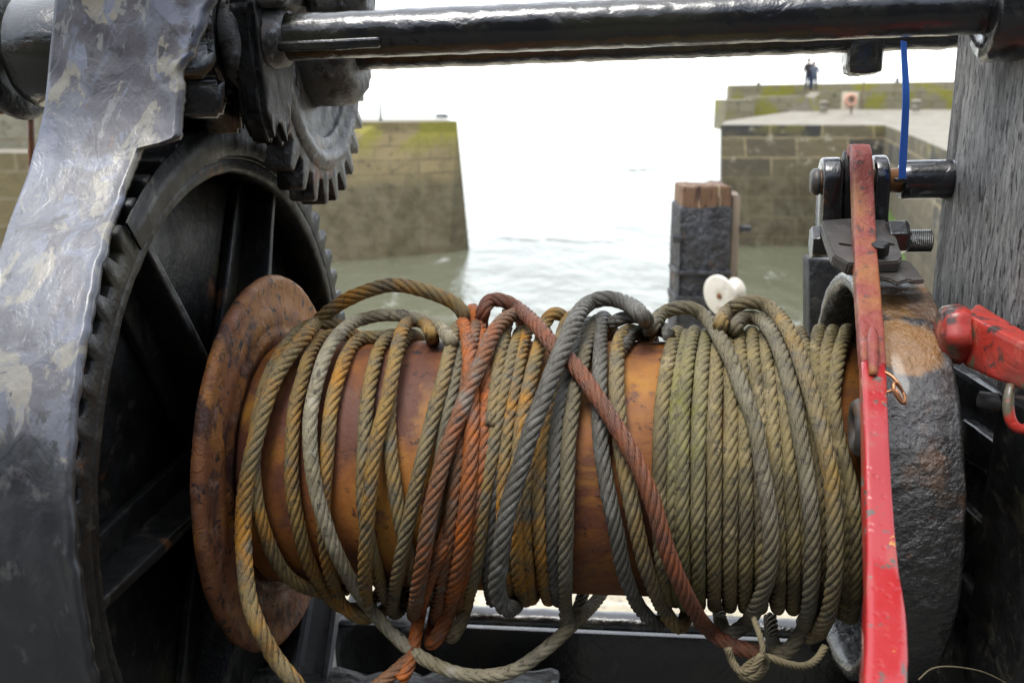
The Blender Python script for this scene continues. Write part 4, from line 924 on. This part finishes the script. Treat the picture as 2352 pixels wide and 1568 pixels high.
# ================================================================ WIRE ROPES
CA = np.array([(CAM-O)@A, (CAM-O)@U, (CAM-O)@B])
def hit(x, y, r):
    """the point where the line of sight meets a cylinder of radius r round the axle (nearest approach if it misses)"""
    d = ray(x, y); d2 = np.array([d@U, d@B]); o2 = CA[1:]
    a = d2@d2; b = o2@d2; c = o2@o2-r*r; D = b*b-a*c
    t = (-b-math.sqrt(D))/a if D > 0 else -b/a
    return CAM+d*t
def cyl(p):
    a, u, b = mab(p); return a, math.hypot(u, b), math.atan2(u, -b)          # phi: 0 front, pi/2 up
def coil(name, pts, rc, m, parent, r=RR, lay=.068, groove=.55, back=True, label=None, phase=None, sm=3, head=(), tail=()):
    fine = catmull([(q[0], q[1], (q[2] if len(q) > 2 else rc)*1000) for q in pts], 7.5)
    w3 = [hit(q[0], q[1], q[2]/1000) for q in fine]
    path = list(w3)
    if head or tail:
        back = False; ctrl = [P(*q) for q in head]+path[::4]+([path[-1]] if (len(path)-1) % 4 else [])+[P(*q) for q in tail]
        path = list(catmull(ctrl, .003))
    if back:
        a1, r1, p1 = cyl(path[-1]); a0, r0, p0 = cyl(path[0])
        while p1 > 0: p1 -= 2*math.pi
        p0e = p0-2*math.pi
        while p0e > p1: p0e -= 2*math.pi
        n = max(8, int(abs(p0e-p1)*.14/.0045)); bk = []
        La = abs(p0e-p1)*.14; aa, ra, _ = cyl(path[-4]); ab, rb2, _ = cyl(path[3]); d1 = np.linalg.norm(path[-1]-path[-4])+1e-9; d0 = np.linalg.norm(path[3]-path[0])+1e-9
        cl = lambda v, m_: max(-m_, min(m_, v))
        ma1, ma0 = cl((a1-aa)/d1*La, .13), cl((ab-a0)/d0*La, .13); mr1, mr0 = cl((r1-ra)/d1*La, .12), cl((rb2-r0)/d0*La, .12)
        for i in range(1, n):
            t = i/n; e = math.sin(math.pi*t)**.7; h00 = 2*t**3-3*t*t+1; h10 = t**3-2*t*t+t; h01 = 1-h00; h11 = t**3-t*t
            rb_ = h00*r1+h01*r0+h10*mr1+h11*mr0; rb_ = rb_+(min(rc, rb_)-rb_)*e; rb_ = max(rb_, RD+r*.95)
            ph = p1+(p0e-p1)*t; a = h00*a1+h01*a0+h10*ma1+h11*ma0; bk.append(M(a, rb_*math.sin(ph), -rb_*math.cos(ph)))
        path = path+bk+[path[0]]
    path = relax(np.array(path), sm)
    if back:
        path = path[:-1]; n = len(path); j = len(w3); nt_ = n-len(bk); idx = np.arange(n)
        dj = np.minimum(np.abs(idx-nt_), np.minimum(idx, n-idx)); mk = np.clip(1-(dj-4)/10, 0, 1)[:, None]
        for _ in range(24): path = path+mk*.5*(.5*(np.roll(path, 1, 0)+np.roll(path, -1, 0))-path)
        path = np.roll(path, len(bk)//2, 0); path = np.vstack([path, path[:1]])
    # slight hand-wound irregularity
    for i, p in enumerate(path): path[i] = p+A*.0006*mn.noise(Vector(p)*18+Vector((parent.location)))
    me = ropemesh(path, r, lay, groove=groove, phase=random.random()*6 if phase is None else phase)
    o = link(name, me, m, parent)
    if label: o['label'] = label
    return o
b1, b2, b3, b4 = .1382, .1500, .1600, .1700
tight = root('wire_rope', 'grey-green wire rope in tight neat coils on the right half of the drum', 'wire rope', M(.22, -.15, 0), 'wire ropes on the winch drum')
T = [
 ([(1554, 757), (1541, 800), (1530, 860), (1521, 930), (1516, 1010), (1514, 1176), (1519, 1290), (1526, 1375)], b1),
 ([(1574, 765), (1562, 830), (1552, 900), (1545, 1010), (1541, 1176), (1545, 1300), (1552, 1380)], b1-.004),
 ([(1594, 757), (1583, 810), (1574, 870), (1568, 950), (1566, 1050), (1566, 1176), (1568, 1300), (1572, 1380)], b1),
 ([(1624, 762), (1615, 820), (1609, 890), (1605, 980), (1603, 1080), (1603, 1300), (1605, 1385)], b1),
 ([(1650, 762), (1646, 840), (1641, 930), (1640, 1050), (1640, 1300), (1641, 1387)], b1),
 ([(1668, 757), (1676, 830), (1679, 930), (1678, 1044), (1677, 1176), (1677, 1388)], b1),
 ([(1695, 757), (1701, 830), (1708, 920), (1712, 1044), (1713, 1176), (1713, 1388)], b1),
 ([(1727, 757), (1731, 830), (1740, 920), (1746, 1030), (1749, 1176), (1749, 1390)], b1),
 ([(1757, 760), (1762, 830), (1771, 920), (1779, 1040), (1785, 1176), (1788, 1300), (1788, 1392)], b1),
 ([(1786, 760), (1793, 830), (1803, 930), (1812, 1044), (1819, 1176), (1824, 1300), (1824, 1392)], b1),
 ([(1812, 760), (1826, 850), (1838, 950), (1846, 1060), (1852, 1176), (1857, 1300), (1856, 1394)], b1),
 ([(1836, 757), (1848, 800), (1858, 880), (1870, 980), (1880, 1080), (1886, 1176), (1890, 1300), (1888, 1396)], b1),
 ([(1882, 754), (1872, 800), (1872, 860), (1882, 930), (1900, 1010), (1914, 1090), (1920, 1176), (1924, 1300), (1920, 1398)], b1),
 ([(1913, 754), (1901, 800), (1893, 860), (1893, 920), (1902, 1000), (1924, 1080), (1938, 1176), (1944, 1300), (1940, 1398)], b1+.003),
 ([(1946, 752), (1930, 800), (1920, 850), (1913, 910), (1918, 970), (1934, 1044), (1954, 1120), (1962, 1200), (1966, 1300), (1960, 1400)], b1+.006),
]
for i_, (pts, rc) in enumerate(T): coil('coil', pts, rc, r_moss if i_ in (1, 2, 3) else r_tight, tight, groove=.5)
coil('bight', [(1497, 752), (1508, 734), (1528, 716), (1554, 707), (1587, 707), (1615, 723), (1641, 755), (1666, 799), (1687, 845), (1705, 900), (1727, 953), (1741, 1008), (1752, 1080), (1762, 1140), (1769, 1200), (1771, 1256), (1765, 1317), (1750, 1364), (1728, 1411), (1707, 1439), (1689, 1450)], b2, r_gry, tight, r=.0076, label='smooth grey bight crossing down over the neat coils', head=[(1484, 812, 1.11), (1488, 775, 1.09)], tail=[(1668, 1452, .99), (1655, 1425, 1.05), (1650, 1390, 1.09)])
coil('bight', [(1684, 755), (1702, 734), (1727, 727), (1749, 737), (1774, 766), (1795, 813), (1813, 871), (1828, 935), (1839, 1008), (1853, 1090), (1861, 1160), (1867, 1240), (1865, 1328), (1858, 1400), (1843, 1447), (1822, 1483), (1800, 1500)], b2, r_gry, tight, r=.0076, head=[(1668, 810, 1.10), (1674, 780, 1.075)], tail=[(1785, 1500, .97), (1775, 1470, 1.03), (1770, 1420, 1.08)])
coil('bight', [(1655, 745), (1673, 712), (1702, 696), (1734, 694), (1767, 705), (1792, 730), (1813, 763), (1831, 802), (1846, 845), (1864, 900), (1882, 971), (1899, 1044), (1910, 1110), (1916, 1180), (1919, 1290), (1912, 1364), (1901, 1418), (1879, 1454)], b3, r_tan2, tight, r=.0076, label='tan bight with rust and tar stains, rightmost of the three', head=[(1642, 815, 1.10), (1647, 780, 1.075)], tail=[(1855, 1462, .98), (1845, 1425, 1.05)])
loose = root('wire_rope', 'muddy tan and yellow wire rope hanging in loose open loops beside the left flange', 'wire rope', M(-.17, -.16, 0), 'wire ropes on the winch drum')
coil('loop', [(780, 745), (757, 737), (730, 738), (708, 746), (688, 757), (655, 795), (624, 850), (602, 915), (588, 990), (582, 1060), (586, 1130), (598, 1190), (622, 1260), (657, 1320), (702, 1352), (745, 1364)], b1+.003, r_yel, loose)
coil('loop', [(1070, 730), (1050, 700), (1000, 676), (938, 658), (890, 655), (830, 673), (785, 695), (745, 724), (704, 766), (673, 803), (648, 838), (627, 880), (606, 940), (590, 1000), (575, 1060), (564, 1120), (559, 1184, .155), (560, 1256, .168), (570, 1364, .20), (592, 1436, .221), (630, 1508, .235), (677, 1568, .25), (725, 1640, .26), (790, 1740, .29)], b2, r_yel, loose, r=.0080, head=[(1092, 830, 1.14), (1084, 775, 1.12)], label='tan loop that arches high above the drum and hangs out of frame')
coil('loop', [(756, 772), (740, 764), (727, 772), (715, 795), (703, 835), (690, 885), (677, 940), (671, 1010), (670, 1090), (675, 1150), (684, 1202), (702, 1274), (727, 1328), (762, 1380), (800, 1405)], b1, r_tan, loose)
coil('loop', [(866, 781), (852, 766), (833, 765), (812, 782), (794, 820), (776, 871), (762, 928), (755, 990), (749, 1061), (745, 1120), (742, 1184), (749, 1274), (767, 1346), (792, 1400), (835, 1428)], b1, r_yel, loose)
coil('loop', [(903, 770), (888, 765), (875, 785), (862, 828), (850, 882), (841, 945), (837, 1008), (834, 1080), (835, 1150), (845, 1230), (862, 1300), (876, 1350), (885, 1390)], b1, r_tan2, loose)
coil('loop', [(990, 768), (984, 752), (966, 736), (940, 738), (920, 770), (907, 828), (893, 900), (878, 960), (862, 1020), (852, 1100), (842, 1220), (838, 1310), (840, 1380)], b2, r_tan, loose, label='loop with orange rust along its front', head=[(1004, 850, 1.13), (998, 806, 1.12)])
coil('loop', [(930, 775), (915, 800), (903, 850), (895, 910), (893, 971), (897, 1044), (906, 1115), (918, 1184), (930, 1240), (945, 1300), (962, 1375)], b1, r_tan2, loose)
coil('loop', [(1045, 760), (1040, 775), (1032, 810), (1018, 872), (1000, 935), (982, 1008), (965, 1080), (947, 1160), (933, 1230), (918, 1300), (905, 1364), (897, 1415)], b2-.004, r_tan2, loose)
coil('loop', [(1060, 800), (1050, 850), (1036, 910), (1022, 980), (1013, 1060), (1002, 1150), (985, 1240), (970, 1320), (960, 1390)], b1, r_gry, loose)
pale = root('wire_rope', 'pale grey wire rope in one big bight that hangs lowest below the drum', 'wire rope', M(-.05, -.2, 0), 'wire ropes on the winch drum')
coil('bight', [(1036, 785), (1020, 760), (992, 743), (938, 727), (884, 723), (830, 734), (794, 752), (766, 784), (747, 817), (730, 871), (719, 917), (712, 971), (713, 1040), (721, 1105), (740, 1180), (767, 1256), (803, 1328), (847, 1393), (895, 1447), (945, 1493), (1005, 1529), (1069, 1549), (1131, 1551), (1185, 1537), (1239, 1501), (1286, 1461), (1312, 1435)], b2, r_pale, pale, groove=.35, head=[(1062, 840, 1.14), (1052, 806, 1.12)], tail=[(1343, 1407, 1.055), (1368, 1380, 1.10), (1392, 1345, 1.13), (1405, 1290, 1.14)])
orange = root('wire_rope', 'bright orange rusted wire rope bunched in steep strands left of the drum centre', 'wire rope', M(-.05, -.17, 0), 'wire ropes on the winch drum')
coil('strand', [(1086, 703), (1093, 712), (1102, 755), (1110, 800), (1116, 860), (1117, 920), (1112, 985), (1106, 1050), (1100, 1115), (1090, 1190), (1078, 1260), (1062, 1340), (1045, 1400)], b1+.004, r_org, orange, r=.0078)
coil('strand', [(1056, 745), (1063, 728), (1070, 750), (1078, 800), (1082, 870), (1083, 935), (1083, 1008), (1079, 1080), (1074, 1150), (1067, 1200), (1060, 1260), (1048, 1328), (1033, 1392), (1012, 1450), (985, 1492)], b2, r_org, orange, r=.0080)
coil('strand', [(1160, 735), (1147, 732), (1132, 765), (1106, 828), (1075, 900), (1048, 971), (1022, 1044), (1003, 1115), (988, 1176), (978, 1240), (968, 1310), (958, 1370), (948, 1420)], b3, r_brn, orange, r=.0078, label='brown strand crossing over the orange ones')
coil('strand', [(1075, 860), (1068, 930), (1060, 1000), (1052, 1070), (1042, 1148), (1031, 1238), (1020, 1310), (1008, 1382), (998, 1430)], b2-.004, r_brn, orange)
coil('strand', [(1046, 1150, .132), (1038, 1195, .138), (1014, 1262), (992, 1315), (974, 1364), (962, 1418), (954, 1465), (944, 1510), (932, 1545), (915, 1560)], b2, r_org, orange, back=False)
coil('strand', [(945, 1508), (925, 1526), (900, 1548), (870, 1572), (835, 1600)], b2+.01, r_brn, orange, back=False)
mid = root('wire_rope', 'dark grey and yellow-stained wire rope crossing itself over the middle of the drum', 'wire rope', M(.08, -.15, 0), 'wire ropes on the winch drum')
coil('strand', [(1168, 712), (1165, 740), (1155, 790), (1145, 840), (1136, 900), (1126, 980)], b1+.006, r_tan2, mid, back=False)
coil('strand', [(1196, 757), (1186, 775), (1176, 810), (1164, 863), (1148, 935), (1135, 1008), (1121, 1090), (1107, 1180), (1094, 1292), (1077, 1364), (1059, 1436), (1030, 1478)], b1+.004, r_tan2, mid)
coil('strand', [(1219, 735), (1210, 750), (1200, 800), (1186, 860), (1174, 930), (1164, 1000), (1157, 1070), (1155, 1160), (1158, 1240), (1165, 1320), (1172, 1378)], b1, r_yel, mid, label='yellow-stained strand')
coil('strand', [(1293, 722), (1277, 706), (1261, 712), (1250, 745), (1240, 790), (1226, 840), (1212, 900), (1199, 971), (1190, 1060), (1186, 1150), (1187, 1250), (1192, 1330), (1204, 1385)], b1+.004, r_yel, mid)
coil('strand', [(1315, 718), (1300, 725), (1291, 770), (1275, 830), (1256, 890), (1236, 960), (1220, 1040), (1209, 1110), (1206, 1184), (1210, 1292), (1219, 1380)], b1, r_yel, mid)
coil('strand', [(1326, 735), (1318, 760), (1300, 820), (1280, 880), (1260, 950), (1247, 1020), (1240, 1090), (1239, 1184), (1246, 1292), (1258, 1382)], b1, r_yel, mid)
coil('strand', [(1345, 735), (1337, 770), (1318, 830), (1299, 890), (1283, 960), (1275, 1030), (1271, 1110), (1270, 1200), (1272, 1292), (1280, 1385)], b1+.002, r_dk, mid)
coil('strand', [(1365, 730), (1352, 770), (1338, 830), (1322, 890), (1312, 960), (1305, 1030), (1303, 1110), (1301, 1200), (1299, 1292), (1299, 1400), (1300, 1452)], b2-.005, r_gry, mid)
coil('strand', [(1380, 722), (1378, 740), (1378, 800), (1376, 900), (1378, 1000), (1388, 1080), (1402, 1156), (1419, 1238), (1438, 1328), (1470, 1398), (1505, 1438)], b1+.006, r_dk, mid, r=.0076)
coil('strand', [(1450, 756), (1432, 748), (1420, 766), (1417, 810), (1416, 870), (1419, 950), (1428, 1040), (1445, 1130), (1465, 1228), (1491, 1322), (1521, 1396), (1556, 1448)], b1+.004, r_tan2, mid, r=.0078)
coil('strand', [(1537, 770), (1520, 750), (1493, 734), (1455, 727), (1420, 733), (1398, 748)], b1+.006, r_dk, mid, back=False)
coil('strand', [(1537, 768), (1515, 757), (1485, 755), (1455, 768), (1432, 794), (1418, 812)], b1, r_dk, mid, back=False)
coil('strand', [(1478, 728), (1452, 703), (1420, 689), (1388, 685), (1355, 695), (1328, 722), (1306, 768), (1280, 830), (1250, 910), (1220, 990), (1193, 1080), (1168, 1166), (1154, 1238), (1144, 1310), (1141, 1355), (1148, 1384), (1168, 1398)], b4, r_dk, mid, r=.0086, groove=.5, label='thick silver-grey strand slanting across in front', head=[(1500, 800, 1.12), (1490, 748, 1.085)], tail=[(1186, 1386, 1.05), (1202, 1354, 1.12), (1210, 1300, 1.14)])
coil('strand', [(1130, 1380), (1120, 1300), (1130, 1200), (1140, 1100), (1150, 1000)], b1-.002, r_dk, mid, back=False)
redr = root('wire_rope', 'red-brown rusty wire rope running diagonally down across the drum to the knot', 'wire rope', M(.15, -.17, 0), 'wire ropes on the winch drum')
coil('rope', [(1108, 722), (1112, 702), (1125, 690), (1148, 688), (1175, 699), (1208, 723), (1244, 759), (1275, 800, b3-.002), (1309, 828, b3-.002), (1342, 868, b3), (1374, 917), (1403, 961), (1432, 1008), (1461, 1061), (1486, 1115), (1507, 1176), (1527, 1246), (1550, 1311), (1580, 1375), (1613, 1429), (1656, 1468), (1703, 1490), (1745, 1500)], b3, r_red, redr, r=.0080, head=[(1104, 800, 1.13), (1105, 755, 1.10)])
# twine knot that ties the rope ends together
def K(pts, r, m, d=.86): return ropemesh(relax(catmull([P(x, y, d+dz) for x, y, dz in pts], .003), 2), r, .03, 24, .6)
kn = root('twine_knot', 'scraggly knot of dirty twine tying the rope ends under the right-hand coils', 'twine', P(1740, 1545, .86))
link('twine', K([(1672, 1488, 0), (1682, 1520, 0), (1705, 1545, -.01), (1732, 1535, -.015), (1748, 1505, -.015), (1760, 1520, 0), (1748, 1548, 0), (1722, 1560, 0), (1700, 1548, .01), (1728, 1520, .01), (1760, 1508, 0), (1800, 1522, 0), (1845, 1530, .01), (1875, 1515, .02), (1895, 1485, .03)], .0037, m_twine), m_twine, kn)
link('twine', K([(1735, 1530, -.01), (1752, 1500, -.015), (1748, 1465, -.01), (1738, 1440, 0), (1732, 1420, .01)], .0028, m_twine), m_twine, kn)
0 and link('twine', K([(1765, 1470, .01), (1790, 1440, .01), (1815, 1420, .02), (1845, 1404, .03)], .006, m_twine), m_tie, kn)
0 and link('twine', K([(1690, 1468, .01), (1680, 1446, .01), (1692, 1428, .0), (1715, 1424, .0), (1730, 1445, 0), (1722, 1470, 0)], .0060, m_twine), r_dk, kn)
link('frayed_strand', tube([P(*q) for q in [(2110, 1560, .78), (2140, 1535, .79), (2185, 1530, .80), (2250, 1540, .82), (2300, 1562, .83), (2340, 1590, .84)]], .0006, 6, .004), m_twine, kn)
